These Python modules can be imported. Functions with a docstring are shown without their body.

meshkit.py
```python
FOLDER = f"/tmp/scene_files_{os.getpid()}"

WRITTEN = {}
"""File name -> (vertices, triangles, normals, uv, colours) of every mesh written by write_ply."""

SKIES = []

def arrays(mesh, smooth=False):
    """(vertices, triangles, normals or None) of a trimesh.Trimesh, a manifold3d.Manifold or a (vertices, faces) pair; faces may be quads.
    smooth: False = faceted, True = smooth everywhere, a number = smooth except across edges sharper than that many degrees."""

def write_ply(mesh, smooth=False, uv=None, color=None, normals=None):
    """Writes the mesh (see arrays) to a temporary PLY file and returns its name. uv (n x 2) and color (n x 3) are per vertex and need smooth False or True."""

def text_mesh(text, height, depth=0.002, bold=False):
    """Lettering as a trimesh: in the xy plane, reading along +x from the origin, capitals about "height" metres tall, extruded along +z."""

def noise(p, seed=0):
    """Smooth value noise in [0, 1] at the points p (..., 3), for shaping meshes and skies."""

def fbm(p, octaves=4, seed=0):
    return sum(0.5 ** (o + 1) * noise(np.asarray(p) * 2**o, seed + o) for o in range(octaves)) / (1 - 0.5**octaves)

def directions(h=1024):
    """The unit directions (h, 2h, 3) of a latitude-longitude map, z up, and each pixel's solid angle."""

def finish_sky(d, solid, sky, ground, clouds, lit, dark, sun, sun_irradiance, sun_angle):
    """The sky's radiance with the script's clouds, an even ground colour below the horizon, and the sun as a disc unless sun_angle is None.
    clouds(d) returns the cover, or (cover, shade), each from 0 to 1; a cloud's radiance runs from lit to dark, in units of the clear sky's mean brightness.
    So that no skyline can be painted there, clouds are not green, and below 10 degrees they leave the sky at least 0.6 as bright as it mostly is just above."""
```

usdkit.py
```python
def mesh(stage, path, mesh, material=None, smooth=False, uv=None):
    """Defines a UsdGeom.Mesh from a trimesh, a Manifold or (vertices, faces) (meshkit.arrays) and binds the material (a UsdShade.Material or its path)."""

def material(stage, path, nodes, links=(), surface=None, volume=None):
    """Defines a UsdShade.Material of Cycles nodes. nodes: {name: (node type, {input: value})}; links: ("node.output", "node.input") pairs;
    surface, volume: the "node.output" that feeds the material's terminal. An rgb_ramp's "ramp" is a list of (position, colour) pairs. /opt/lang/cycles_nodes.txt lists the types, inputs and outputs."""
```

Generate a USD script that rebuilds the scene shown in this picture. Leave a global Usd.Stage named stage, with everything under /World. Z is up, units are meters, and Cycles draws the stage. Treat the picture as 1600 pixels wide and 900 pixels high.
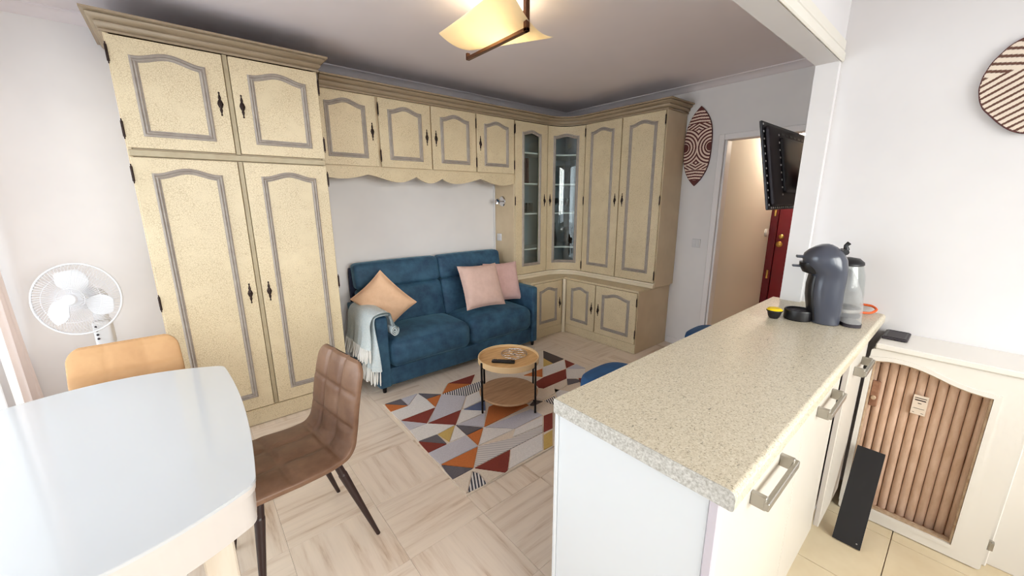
import math, random
import numpy as np, trimesh, usdkit, meshkit
from shapely.geometry import Polygon, box as sbox
from scipy.spatial import ConvexHull
from pxr import Usd, UsdGeom, UsdLux, UsdShade, Gf, Sdf, Vt

random.seed(7); RNG = np.random.default_rng(7)
stage = Usd.Stage.CreateInMemory()
UsdGeom.SetStageUpAxis(stage, 'Z'); UsdGeom.SetStageMetersPerUnit(stage, 1.0)
UsdGeom.Xform.Define(stage, '/World'); UsdGeom.Scope.Define(stage, '/World/Looks')
PI = math.pi

# ------------------------------------------------------------------ camera, light, exposure
EXPOSURE = 0.20
WINDOW_LEFT = 2.6      # daylight through the window of the living room
WINDOW_KITCHEN = 10.0   # daylight through the kitchen window
LAMP = 22.0
HALL = 25.0
CAM = (0.0, 0.0, 1.5); YAW, PITCH, ROLL, FPX = 0.6987027, 0.22301984, -0.00390918, 603.65
def camera():
    f = np.array([math.sin(YAW)*math.cos(PITCH), math.cos(YAW)*math.cos(PITCH), -math.sin(PITCH)])
    r = np.array([math.cos(YAW), -math.sin(YAW), 0]); u = np.cross(r, f)
    r, u = r*math.cos(ROLL)+u*math.sin(ROLL), -r*math.sin(ROLL)+u*math.cos(ROLL)
    c = UsdGeom.Camera.Define(stage, '/World/camera')
    m = Gf.Matrix4d(*r, 0, *u, 0, *(-f), 0, *CAM, 1)
    c.AddTransformOp().Set(m)
    c.CreateHorizontalApertureAttr(36.0); c.CreateVerticalApertureAttr(20.25)
    c.CreateFocalLengthAttr(36.0*FPX/1600); c.CreateClippingRangeAttr((0.02, 200)); c.CreateExposureAttr(EXPOSURE)
camera()
def rect_light(name, pos, facing, up, w, h, power, col):
    f = -np.array(facing, float); f /= np.linalg.norm(f); u = np.array(up, float); r = np.cross(u, f)
    l = UsdLux.RectLight.Define(stage, '/World/'+name)
    l.AddTransformOp().Set(Gf.Matrix4d(*r, 0, *u, 0, *f, 0, *pos, 1))
    l.CreateWidthAttr(w); l.CreateHeightAttr(h); l.CreateIntensityAttr(power); l.CreateColorAttr(Gf.Vec3f(*col))
def tilted(p, ang, ax):
    c, s = math.cos(math.radians(ang)), math.sin(math.radians(ang))
    return (np.array([c, 0, -s]), np.array([s, 0, c])) if ax == 'x' else (np.array([0, c, -s]), np.array([0, s, c]))
f_, u_ = tilted(0, 14, 'x'); rect_light('daylight_living', (-4.6, 1.95, 2.5), f_, u_, 6.0, 3.6, WINDOW_LEFT, (0.91, 0.96, 1.0))
f_, u_ = tilted(0, 14, 'y'); rect_light('daylight_kitchen', (0.3, -6.0, 2.9), f_, u_, 7.0, 4.0, WINDOW_KITCHEN, (1.0, 0.94, 0.87))
dome = UsdLux.DomeLight.Define(stage, '/World/sky'); dome.CreateIntensityAttr(1.0); dome.CreateColorAttr(Gf.Vec3f(0.86, 0.92, 1.0))

# ------------------------------------------------------------------ materials
def lin(r, g, b):
    c = np.array([r, g, b])/255.0
    return tuple(np.where(c <= 0.04045, c/12.92, ((c+0.055)/1.055)**2.4))
def mat(name, col, rough=0.5, metal=0.0, var=None, scale=8, stretch=(1, 1, 1), bump=0.0, bscale=None, detail=4, **kw):
    """One principled material; var = second colour mixed in by noise on object coordinates."""
    n = {'p': ('principled_bsdf', dict(base_color=col, roughness=rough, metallic=metal, **kw))}; l = []
    if var is not None or bump:
        n['tc'] = ('texture_coordinate', {}); n['mp'] = ('mapping', dict(scale=stretch)); l += [('tc.object', 'mp.vector')]
    if var is not None:
        n['nz'] = ('noise_texture', dict(scale=scale, detail=detail, roughness=0.6)); l += [('mp.vector', 'nz.vector')]
        n['rp'] = ('rgb_ramp', {'ramp': [(0.32, col), (0.68, var)]}); l += [('nz.fac', 'rp.fac'), ('rp.color', 'p.base_color')]
    if bump:
        n['bn'] = ('noise_texture', dict(scale=bscale or scale*4, detail=3.0)); n['bp'] = ('bump', dict(strength=bump, distance=0.002))
        l += [('mp.vector', 'bn.vector'), ('bn.fac', 'bp.height'), ('bp.normal', 'p.normal')]
    return usdkit.material(stage, '/World/Looks/'+name, n, l, surface='p.BSDF')
def crackle(name, col, crack):
    return usdkit.material(stage, '/World/Looks/'+name, {
        'tc': ('texture_coordinate', {}), 'nz': ('noise_texture', dict(scale=30.0, detail=3.0)), 'mx': ('mix_vector', dict(fac=0.03)),
        'vo': ('voronoi_texture', dict(scale=95.0, feature='distance_to_edge')), 'rp': ('rgb_ramp', {'ramp': [(0.0, crack), (0.035, crack), (0.09, col), (1, col)]}),
        'n2': ('noise_texture', dict(scale=3.0, detail=5.0)), 'r2': ('rgb_ramp', {'ramp': [(0.3, (0.90, 0.895, 0.88)), (0.7, (1, 1, 1))]}),
        'n3': ('noise_texture', dict(scale=9.0, detail=2.0)), 'r3': ('rgb_ramp', {'ramp': [(0.25, (0, 0, 0)), (0.5, (1, 1, 1))]}), 'mk': ('mix', dict(color1=col)),
        'mm': ('mix', dict(mix_type='multiply', fac=1.0)), 'bp': ('bump', dict(strength=0.15, distance=0.001)), 'p': ('principled_bsdf', dict(roughness=0.42))},
        [('tc.object', 'nz.vector'), ('tc.object', 'mx.a'), ('nz.color', 'mx.b'), ('mx.result', 'vo.vector'), ('vo.distance', 'rp.fac'), ('tc.object', 'n2.vector'), ('n2.fac', 'r2.fac'),
         ('tc.object', 'n3.vector'), ('n3.fac', 'r3.fac'), ('r3.color', 'mk.fac'), ('rp.color', 'mk.color2'),
         ('mk.color', 'mm.color1'), ('r2.color', 'mm.color2'), ('mm.color', 'p.base_color'), ('vo.distance', 'bp.height'), ('bp.normal', 'p.normal')], surface='p.BSDF')
def painted(name, rough=0.6):
    return usdkit.material(stage, '/World/Looks/'+name, {'a': ('attribute', dict(attribute='print')), 'p': ('principled_bsdf', dict(roughness=rough))}, [('a.color', 'p.base_color')], surface='p.BSDF')
def pane(name, tint=(0.93, 0.97, 0.96), rough=0.0, ior=1.5):
    return usdkit.material(stage, '/World/Looks/'+name, {'t': ('transparent_bsdf', dict(color=tint)), 'g': ('glossy_bsdf', dict(color=(1, 1, 1), roughness=rough)), 'ge': ('geometry', {}), 'io': ('mix_float', dict(a=ior, b=1.0/ior, use_clamp=False)), 'f': ('fresnel', {}), 'm': ('mix_closure', {})},
        [('ge.backfacing', 'io.fac'), ('io.result', 'f.IOR'), ('f.fac', 'm.fac'), ('t.BSDF', 'm.closure1'), ('g.BSDF', 'm.closure2')], surface='m.closure')
def sheer(name, col, clear, thru):
    return usdkit.material(stage, '/World/Looks/'+name, {'d': ('diffuse_bsdf', dict(color=col)), 'l': ('translucent_bsdf', dict(color=col)), 't': ('transparent_bsdf', {}), 'm': ('mix_closure', dict(fac=thru)), 'n': ('mix_closure', dict(fac=clear))},
        [('d.BSDF', 'm.closure1'), ('l.BSDF', 'm.closure2'), ('m.closure', 'n.closure1'), ('t.BSDF', 'n.closure2')], surface='n.closure')
def glow(name, col, strength):
    return usdkit.material(stage, '/World/Looks/'+name, {'e': ('emission', dict(color=col, strength=strength))}, [], surface='e.emission')
def marble(name, stretch, a, b, c):
    return usdkit.material(stage, '/World/Looks/'+name, {
        'tc': ('texture_coordinate', {}), 'oi': ('geometry', {}), 'ad': ('vector_math', dict(math_type='multiply_add', vector2=(23.0, 41.0, 0.0))), 'mp': ('mapping', dict(scale=stretch)),
        'nz': ('noise_texture', dict(scale=1.6, detail=7.0, roughness=0.62, distortion=0.25)), 'rp': ('rgb_ramp', {'ramp': [(0.28, c), (0.40, b), (0.5, a), (0.66, tuple(min(1, x*1.06) for x in a)), (0.78, b)]}),
        'n2': ('noise_texture', dict(scale=5.0, detail=6.0, roughness=0.7)), 'r2': ('rgb_ramp', {'ramp': [(0.24, (0.78, 0.66, 0.54)), (0.31, (1, 1, 1)), (1, (1, 1, 1))]}),
        'mm': ('mix', dict(mix_type='multiply', fac=0.75)), 'p': ('principled_bsdf', dict(roughness=0.22))},
        [('tc.object', 'mp.vector'), ('mp.vector', 'nz.vector'), ('nz.fac', 'rp.fac'), ('mp.vector', 'n2.vector'), ('n2.fac', 'r2.fac'), ('rp.color', 'mm.color1'), ('r2.color', 'mm.color2'), ('mm.color', 'p.base_color')], surface='p.BSDF')

M = {}
M['wall'] = mat('wall_paint', lin(232, 229, 228), 0.75, var=lin(224, 221, 221), scale=1.5, bump=0.05, bscale=60)
M['ceiling'] = mat('ceiling_paint', lin(232, 223, 225), 0.8, var=lin(227, 218, 220), scale=1.2)
M['trim'] = mat('white_trim', lin(232, 228, 228), 0.5)
M['cove'] = mat('cove_plaster', lin(222, 214, 216), 0.7)
M['kitchen_cream'] = mat('cream_moulding', lin(228, 223, 212), 0.5)
M['hall'] = mat('hall_paint', lin(228, 221, 210), 0.8)
A_, B_, C_ = lin(235, 218, 200), lin(226, 206, 186), lin(196, 168, 142)
M['marble_x'] = marble('marble_veins_along', (1.1, 13, 1), A_, B_, C_)
M['marble_y'] = marble('marble_veins_across', (13, 1.1, 1), A_, B_, C_)
M['grout'] = mat('floor_grout', lin(216, 198, 178), 0.8)
M['ktile'] = mat('kitchen_floor_tile', lin(226, 210, 178), 0.35, var=lin(216, 197, 162), scale=5)
M['cream'] = crackle('crackled_cream_paint', lin(222, 205, 171), lin(200, 180, 146))
M['cream_plain'] = mat('cream_carcass', lin(216, 196, 164), 0.45, var=lin(206, 185, 152), scale=5)
M['trim_cream'] = mat('pale_cream_trim', lin(230, 216, 190), 0.4)
M['moulding'] = mat('grey_glazed_moulding', lin(168, 158, 148), 0.45, var=lin(154, 143, 134), scale=20)
M['crown'] = mat('taupe_glazed_crown', lin(166, 147, 122), 0.45, var=lin(152, 133, 108), scale=6, stretch=(1, 1, 14))
M['stile'] = mat('greyed_stile', lin(184, 170, 140), 0.45, var=lin(170, 154, 124), scale=10)
M['seam'] = mat('dark_gap', lin(70, 48, 34), 0.8)
M['topboard'] = mat('raw_cabinet_top', lin(92, 60, 42), 0.8, var=lin(80, 52, 36), scale=6)
M['iron'] = mat('dark_iron', lin(48, 34, 30), 0.45, 0.6)
M['inside'] = mat('cabinet_inside', lin(182, 190, 194), 0.6)
M['shelf'] = mat('white_shelf', lin(226, 224, 218), 0.5)
M['pane'] = pane('cabinet_glass', (0.90, 0.95, 0.95))
M['winpane'] = pane('window_glass', (0.97, 0.99, 0.99))
M['velvet'] = mat('teal_velvet', lin(54, 94, 120), 0.7, var=lin(26, 58, 86), scale=9, bump=0.25, bscale=90, sheen_weight=0.5, sheen_roughness=0.4, sheen_tint=lin(120, 170, 190))
M['velvet_dark'] = mat('navy_side_fabric', lin(34, 44, 70), 0.85, var=lin(28, 36, 60), scale=9)
M['blue_chair'] = mat('blue_velvet', lin(22, 74, 120), 0.7, var=lin(16, 58, 98), scale=12, sheen_weight=0.2, sheen_tint=lin(60, 120, 170))
M['peach'] = mat('peach_cotton', lin(228, 188, 154), 0.9, var=lin(220, 178, 143), scale=20, bump=0.3, bscale=260)
M['pink'] = mat('dusty_pink_cotton', lin(222, 190, 178), 0.9, var=lin(213, 180, 167), scale=18, bump=0.3, bscale=260)
M['pink2'] = mat('rose_cotton', lin(222, 184, 178), 0.9, var=lin(213, 174, 167), scale=18, bump=0.3, bscale=260)
M['throw'] = mat('pale_blue_weave', lin(220, 227, 227), 0.95, var=lin(200, 213, 216), scale=70, bump=0.5, bscale=240)
M['fringe'] = mat('white_fringe', lin(236, 234, 228), 0.95)
M['leather'] = mat('brown_suede', lin(132, 100, 78), 0.45, var=lin(94, 62, 42), scale=6, bump=0.15, bscale=120, detail=6)
M['tan'] = mat('tan_suede', lin(208, 164, 116), 0.65, var=lin(194, 148, 102), scale=6, bump=0.15, bscale=120)
M['black_metal'] = mat('black_metal', lin(28, 24, 26), 0.4, 0.5)
M['brown_leg'] = mat('dark_brown_leg', lin(44, 26, 24), 0.4)
M['lacquer'] = mat('white_gloss_lacquer', lin(204, 206, 208), 0.12, coat_weight=0.5, coat_roughness=0.05)
M['lacquer_side'] = mat('white_satin_lacquer', lin(212, 204, 198), 0.35)
M['beech'] = mat('pale_wood_leg', lin(214, 202, 186), 0.5, var=lin(204, 188, 168), scale=3, stretch=(8, 8, 1))
M['oak'] = mat('light_oak', lin(222, 178, 122), 0.5, var=lin(196, 148, 94), scale=3, stretch=(2, 16, 2), detail=6)
M['oak_shelf'] = mat('greyed_oak', lin(190, 150, 112), 0.5, var=lin(160, 122, 88), scale=3, stretch=(2, 16, 2), detail=6)
M['oak_rim'] = mat('oak_rim', lin(226, 194, 148), 0.5)
M['granite'] = usdkit.material(stage, '/World/Looks/speckled_granite_laminate', {
    'tc': ('texture_coordinate', {}), 'n1': ('noise_texture', dict(scale=210.0, detail=3.0, roughness=0.7)), 'r1': ('rgb_ramp', {'ramp': [(0.30, lin(140, 126, 106)), (0.42, lin(200, 189, 164)), (0.55, lin(211, 201, 178)), (0.72, lin(226, 219, 202))]}),
    'mp': ('mapping', dict(scale=(1.0, 2.2, 1.0))), 'n2': ('noise_texture', dict(scale=62.0, detail=5.0, roughness=0.75, distortion=0.8)), 'r2': ('rgb_ramp', {'ramp': [(0.33, lin(112, 112, 106)), (0.41, (1, 1, 1)), (1, (1, 1, 1))]}),
    'mm': ('mix', dict(mix_type='multiply', fac=0.8)), 'p': ('principled_bsdf', dict(roughness=0.3))},
    [('tc.object', 'n1.vector'), ('n1.fac', 'r1.fac'), ('tc.object', 'mp.vector'), ('mp.vector', 'n2.vector'), ('n2.fac', 'r2.fac'), ('r1.color', 'mm.color1'), ('r2.color', 'mm.color2'), ('mm.color', 'p.base_color')], surface='p.BSDF')
M['granite_edge'] = mat('granite_edge', lin(206, 204, 198), 0.3, var=lin(160, 156, 148), scale=160, detail=3)
M['white_unit'] = mat('white_melamine', lin(212, 215, 218), 0.4)
M['unit_front'] = mat('warm_white_front', lin(204, 198, 188), 0.4)
M['panel_edge'] = mat('grey_panel_edge', lin(196, 188, 196), 0.5)
M['steel'] = mat('brushed_steel', lin(176, 172, 164), 0.35, 0.85)
M['chrome'] = mat('chrome', lin(220, 220, 222), 0.1, 1.0)
M['anthracite'] = mat('anthracite_plastic', lin(66, 70, 82), 0.22, coat_weight=0.3)
M['black_plastic'] = mat('black_plastic', lin(20, 19, 22), 0.35)
M['tank'] = usdkit.material(stage, '/World/Looks/clear_tank', {'t': ('transparent_bsdf', dict(color=(0.95, 0.95, 0.95))), 'g': ('principled_bsdf', dict(base_color=lin(225, 225, 225), roughness=0.15)), 'm': ('mix_closure', dict(fac=0.25))}, [('t.BSDF', 'm.closure1'), ('g.BSDF', 'm.closure2')], surface='m.closure')
M['clear'] = pane('clear_glass', (0.94, 0.96, 0.96), ior=1.45)
M['yellow'] = mat('yellow_film', lin(240, 205, 20), 0.4)
M['orange_cord'] = mat('orange_cord', lin(226, 96, 40), 0.5)
M['white_plastic'] = mat('white_plastic', lin(218, 217, 218), 0.35)
M['fan_wire'] = mat('fan_wire', lin(226, 226, 230), 0.4)
M['sheer'] = sheer('sheer_voile', (0.92, 0.9, 0.89), 0.35, 0.5)
M['drape'] = sheer('blush_drape', lin(246, 232, 225), 0.08, 0.5)
M['radiator'] = mat('radiator_brown', lin(222, 190, 166), 0.5, var=lin(202, 166, 138), scale=10, stretch=(3, 3, 1), bump=0.3, bscale=300)
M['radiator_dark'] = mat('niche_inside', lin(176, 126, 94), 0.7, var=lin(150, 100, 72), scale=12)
M['kpaint'] = mat('off_white_gloss', lin(234, 229, 221), 0.35)
M['worn'] = mat('worn_edge', lin(206, 184, 158), 0.7, var=lin(168, 138, 108), scale=30)
M['rust'] = mat('rusty_metal', lin(164, 122, 96), 0.6, var=lin(130, 88, 64), scale=40)
M['paper'] = mat('paper_tag', lin(230, 214, 196), 0.8)
M['ink'] = mat('ink', lin(66, 50, 46), 0.8)
M['brass'] = mat('brass', lin(206, 166, 88), 0.3, 0.9)
M['red'] = mat('red_gloss_door', lin(128, 14, 26), 0.35, var=lin(118, 10, 22), scale=4)
M['red_dark'] = mat('red_frame', lin(104, 12, 28), 0.4)
M['tv_back'] = mat('tv_back_plastic', lin(52, 46, 52), 0.55)
M['tv_dark'] = mat('tv_dark_plastic', lin(24, 22, 30), 0.4)
M['screen'] = mat('tv_screen', lin(16, 22, 34), 0.08)
M['lamp_glass'] = sheer('opal_glass', lin(250, 240, 214), 0.0, 0.72)
M['lamp_bar'] = mat('bronze_bar', lin(104, 66, 44), 0.35, 0.5)
M['bulb'] = glow('bulb', (1.0, 0.86, 0.62), 60.0*LAMP/5)
M['hall_bulb'] = glow('hall_bulb', (1.0, 0.88, 0.70), 45.0*HALL/5)
M['book'] = mat('maroon_cover', lin(70, 34, 32), 0.5)
M['print'] = painted('painted_wood')
M['carved'] = painted('carved_wood')
RUGC = dict(cream=(234, 218, 200), white=(238, 232, 228), lilac=(204, 200, 208), grey=(108, 102, 108), orange=(204, 116, 58), maroon=(138, 58, 46), yellow=(212, 178, 104), dark=(92, 78, 74), blue=(104, 116, 150))
for k, v in RUGC.items():
    c = lin(*v); M['rug_'+k] = mat('rug_'+k, c, 0.95, var=tuple(x*0.86 for x in c), scale=120, bump=0.8, bscale=300, detail=3)
def striped(name, a, b, sc, rot):
    return usdkit.material(stage, '/World/Looks/'+name, {'tc': ('texture_coordinate', {}), 'mp': ('mapping', dict(rotation=(0, 0, rot))), 'w': ('wave_texture', dict(scale=sc, bands_direction='x')), 'rp': ('rgb_ramp', {'ramp': [(0.4, a), (0.6, b)]}), 'p': ('principled_bsdf', dict(roughness=0.95))},
        [('tc.object', 'mp.vector'), ('mp.vector', 'w.vector'), ('w.fac', 'rp.fac'), ('rp.color', 'p.base_color')], surface='p.BSDF')
M['rug_zebra'] = striped('rug_zebra', lin(70, 70, 80), lin(226, 220, 216), 18, 0.5)
M['rug_striped'] = striped('rug_striped', lin(184, 178, 178), lin(222, 214, 210), 18, 2.4)

# ------------------------------------------------------------------ geometry helpers
def tm(v, f):
    f = np.asarray(f, int)
    if f.shape[1] == 4: f = np.vstack([f[:, [0, 1, 2]], f[:, [0, 2, 3]]])
    return trimesh.Trimesh(np.asarray(v, float), f, process=False)
def cat(*ms):
    out = []
    for m in ms: out += m if isinstance(m, list) else [m]
    vs, fs, n = [], [], 0
    for m in out:
        vs.append(np.asarray(m.vertices)); fs.append(np.asarray(m.faces)+n); n += len(m.vertices)
    return tm(np.vstack(vs), np.vstack(fs))
def cbox(x0, x1, y0, y1, z0, z1, c=0.002):
    x0, x1 = sorted((x0, x1)); y0, y1 = sorted((y0, y1)); z0, z1 = sorted((z0, z1))
    c = min(c, 0.45*min(x1-x0, y1-y0, z1-z0)); P = []
    for sx in (0, 1):
        for sy in (0, 1):
            for sz in (0, 1):
                X, Y, Z = (x0, x1)[sx], (y0, y1)[sy], (z0, z1)[sz]; dx, dy, dz = (c, -c)[sx], (c, -c)[sy], (c, -c)[sz]
                P += [(X, Y+dy, Z+dz), (X+dx, Y, Z+dz), (X+dx, Y+dy, Z)]
    P = np.array(P); h = ConvexHull(P); f = h.simplices.copy(); ctr = P.mean(0)
    n = np.cross(P[f[:, 1]]-P[f[:, 0]], P[f[:, 2]]-P[f[:, 0]]); flip = ((P[f[:, 0]]-ctr)*n).sum(1) < 0
    f[flip] = f[flip][:, ::-1]
    return tm(P, f)
def grid(fn, nu, nv, cu=False, cv=False):
    """fn(u, v) -> (..., 3) on the unit square; cu, cv close that way round."""
    u = np.linspace(0, 1, nu, endpoint=not cu); v = np.linspace(0, 1, nv, endpoint=not cv)
    U, V = np.meshgrid(u, v, indexing='ij'); P = fn(U, V).reshape(-1, 3)
    i, j = np.meshgrid(np.arange(nu if cu else nu-1), np.arange(nv if cv else nv-1), indexing='ij')
    a = lambda I, J: (I % nu)*nv+(J % nv)
    q = np.stack([a(i, j), a(i+1, j), a(i+1, j+1), a(i, j+1)], -1).reshape(-1, 4)
    return tm(P, q)
def basis(d):
    d = np.asarray(d, float); d = d/np.linalg.norm(d); a = np.cross(d, (0, 0, 1) if abs(d[2]) < 0.9 else (1, 0, 0)); a /= np.linalg.norm(a)
    return a, np.cross(d, a), d
def cyl(p0, p1, r0, r1=None, n=16):
    p0, p1 = np.array(p0, float), np.array(p1, float); r1 = r0 if r1 is None else r1
    a, b, d = basis(p1-p0); t = np.arange(n)*2*PI/n; ring = np.cos(t)[:, None]*a+np.sin(t)[:, None]*b
    v = np.vstack([p0+r0*ring, p1+r1*ring, p0[None], p1[None]]); i = np.arange(n); j = (i+1) % n
    f = np.vstack([np.c_[i, j, n+j], np.c_[i, n+j, n+i], np.c_[j, i, np.full(n, 2*n)], np.c_[n+i, n+j, np.full(n, 2*n+1)]])
    return tm(v, f)
def tube(pts, r, n=8, closed=False):
    p = np.asarray(pts, float); m = len(p); r = np.broadcast_to(r, (m,))
    t = (np.roll(p, -1, 0)-np.roll(p, 1, 0)) if closed else np.gradient(p, axis=0)
    t /= np.linalg.norm(t, axis=1, keepdims=True)+1e-12
    a = basis(t[0])[0]; ang = np.arange(n)*2*PI/n; rows = []
    for k in range(m):
        a = a-t[k]*(a@t[k]); a /= np.linalg.norm(a); b = np.cross(t[k], a)
        rows.append(p[k]+r[k]*(np.cos(ang)[:, None]*a+np.sin(ang)[:, None]*b))
    v = np.vstack(rows); i, j = np.meshgrid(np.arange(m if closed else m-1), np.arange(n), indexing='ij'); i2, j2 = (i+1) % m, (j+1) % n
    f = np.stack([i*n+j, i2*n+j, i2*n+j2, i*n+j2], -1).reshape(-1, 4); f = np.vstack([f[:, [0, 2, 1]], f[:, [0, 3, 2]]])
    if not closed:
        v = np.vstack([v, p[:1], p[-1:]]); k = np.arange(n); k2 = (k+1) % n
        f = np.vstack([f, np.c_[k2, k, np.full(n, m*n)][:, [1, 0, 2]], np.c_[(m-1)*n+k2, (m-1)*n+k, np.full(n, m*n+1)]])
    return tm(v, f)
def lathe(prof, c=(0, 0, 0), n=32, axis=(0, 0, 1), up=None):
    """prof: (radius, height) pairs along axis from c."""
    a, b, d = basis(axis); c = np.array(c, float); pr = np.array(prof, float); t = np.arange(n)*2*PI/n
    v = (c+pr[:, 1, None, None]*d+pr[:, 0, None, None]*(np.cos(t)[None, :, None]*a+np.sin(t)[None, :, None]*b)).reshape(-1, 3)
    i, j = np.meshgrid(np.arange(len(pr)-1), np.arange(n), indexing='ij'); j2 = (j+1) % n
    return tm(v, np.stack([i*n+j, i*n+j2, (i+1)*n+j2, (i+1)*n+j], -1).reshape(-1, 4))
def frame(o, u, v, n):
    m = np.eye(4); m[:3, 0], m[:3, 1], m[:3, 2], m[:3, 3] = u, v, n, o
    return m
def prism(poly, h, fr=None, z0=0.0):
    poly = Polygon(poly) if not hasattr(poly, 'exterior') else poly
    m = trimesh.creation.extrude_polygon(poly, h, engine='earcut'); m.apply_translation((0, 0, z0))
    if fr is not None: m.apply_transform(fr)
    return m
XY = lambda z: frame((0, 0, z), (1, 0, 0), (0, 1, 0), (0, 0, 1))
def softbox(x0, x1, y0, y1, z0, z1, r=0.03, puff=(0, 0, 0), n=14):
    """A cushion: rounded edges, faces bulging by puff (x, y, z)."""
    c = np.array([(x0+x1)/2, (y0+y1)/2, (z0+z1)/2]); h = np.array([x1-x0, y1-y0, z1-z0])/2; r = min(r, *(0.98*h))
    V, F, k = [], [], 0; s = np.tanh(np.linspace(-1, 1, n)*1.6)/math.tanh(1.6)
    for ax in range(3):
        for sg in (-1, 1):
            A, B = np.meshgrid(s, s, indexing='ij'); P = np.zeros((n, n, 3)); P[..., ax] = sg; P[..., (ax+1) % 3] = A; P[..., (ax+2) % 3] = B
            V.append(P.reshape(-1, 3)); i, j = np.meshgrid(np.arange(n-1), np.arange(n-1), indexing='ij')
            q = np.stack([i*n+j, (i+1)*n+j, (i+1)*n+j+1, i*n+j+1], -1).reshape(-1, 4); F.append((q if sg > 0 else q[:, ::-1])+k); k += n*n
    S = np.vstack(V); q = np.vstack(F); P = S*h; inner = np.clip(P, -(h-r), h-r); d = P-inner; L = np.linalg.norm(d, axis=1, keepdims=True)
    P = inner+np.where(L > 0, d/np.maximum(L, 1e-9)*r, 0)
    w = np.stack([(1-S[:, (k+1) % 3]**2)*(1-S[:, (k+2) % 3]**2) for k in range(3)], 1)
    P = P+np.sign(S)*(np.abs(S) > 0.97)*w*np.array(puff)
    m = trimesh.Trimesh(P+c, np.vstack([q[:, [0, 1, 2]], q[:, [0, 2, 3]]]), process=False); m.merge_vertices(digits_vertex=6)
    return m
def loft(sections, n=40, e=2.4):
    """sections: (z, x0, x1, half width) -> closed superelliptic body."""
    t = np.arange(n)*2*PI/n; ce, se = np.cos(t), np.sin(t); cx, sy = np.sign(ce)*np.abs(ce)**(2/e), np.sign(se)*np.abs(se)**(2/e)
    v = np.vstack([np.c_[(a+b)/2+(b-a)/2*cx, w*sy, np.full(n, z)] for z, a, b, w in sections]); m = len(sections)
    i, j = np.meshgrid(np.arange(m-1), np.arange(n), indexing='ij'); j2 = (j+1) % n
    f = np.stack([i*n+j, i*n+j2, (i+1)*n+j2, (i+1)*n+j], -1).reshape(-1, 4); f = np.vstack([f[:, [0, 1, 2]], f[:, [0, 2, 3]]]); k = np.arange(n); k2 = (k+1) % n
    v = np.vstack([v, v[:n].mean(0), v[-n:].mean(0)])
    return tm(v, np.vstack([f, np.c_[k2, k, np.full(n, m*n)], np.c_[(m-1)*n+k, (m-1)*n+k2, np.full(n, m*n+1)]]))
def sphere(c, r, k=2):
    m = trimesh.creation.icosphere(k, 1.0); return tm(m.vertices*np.broadcast_to(r, 3)+np.array(c, float), m.faces)
def smooth_path(pts, n):
    from scipy.interpolate import CubicSpline, PchipInterpolator
    p = np.asarray(pts, float); d = np.r_[0, np.cumsum(np.linalg.norm(np.diff(p, axis=0), axis=1))]
    return np.stack([PchipInterpolator(d, p[:, k])(np.linspace(0, d[-1], n)) for k in range(p.shape[1])], 1)
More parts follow.
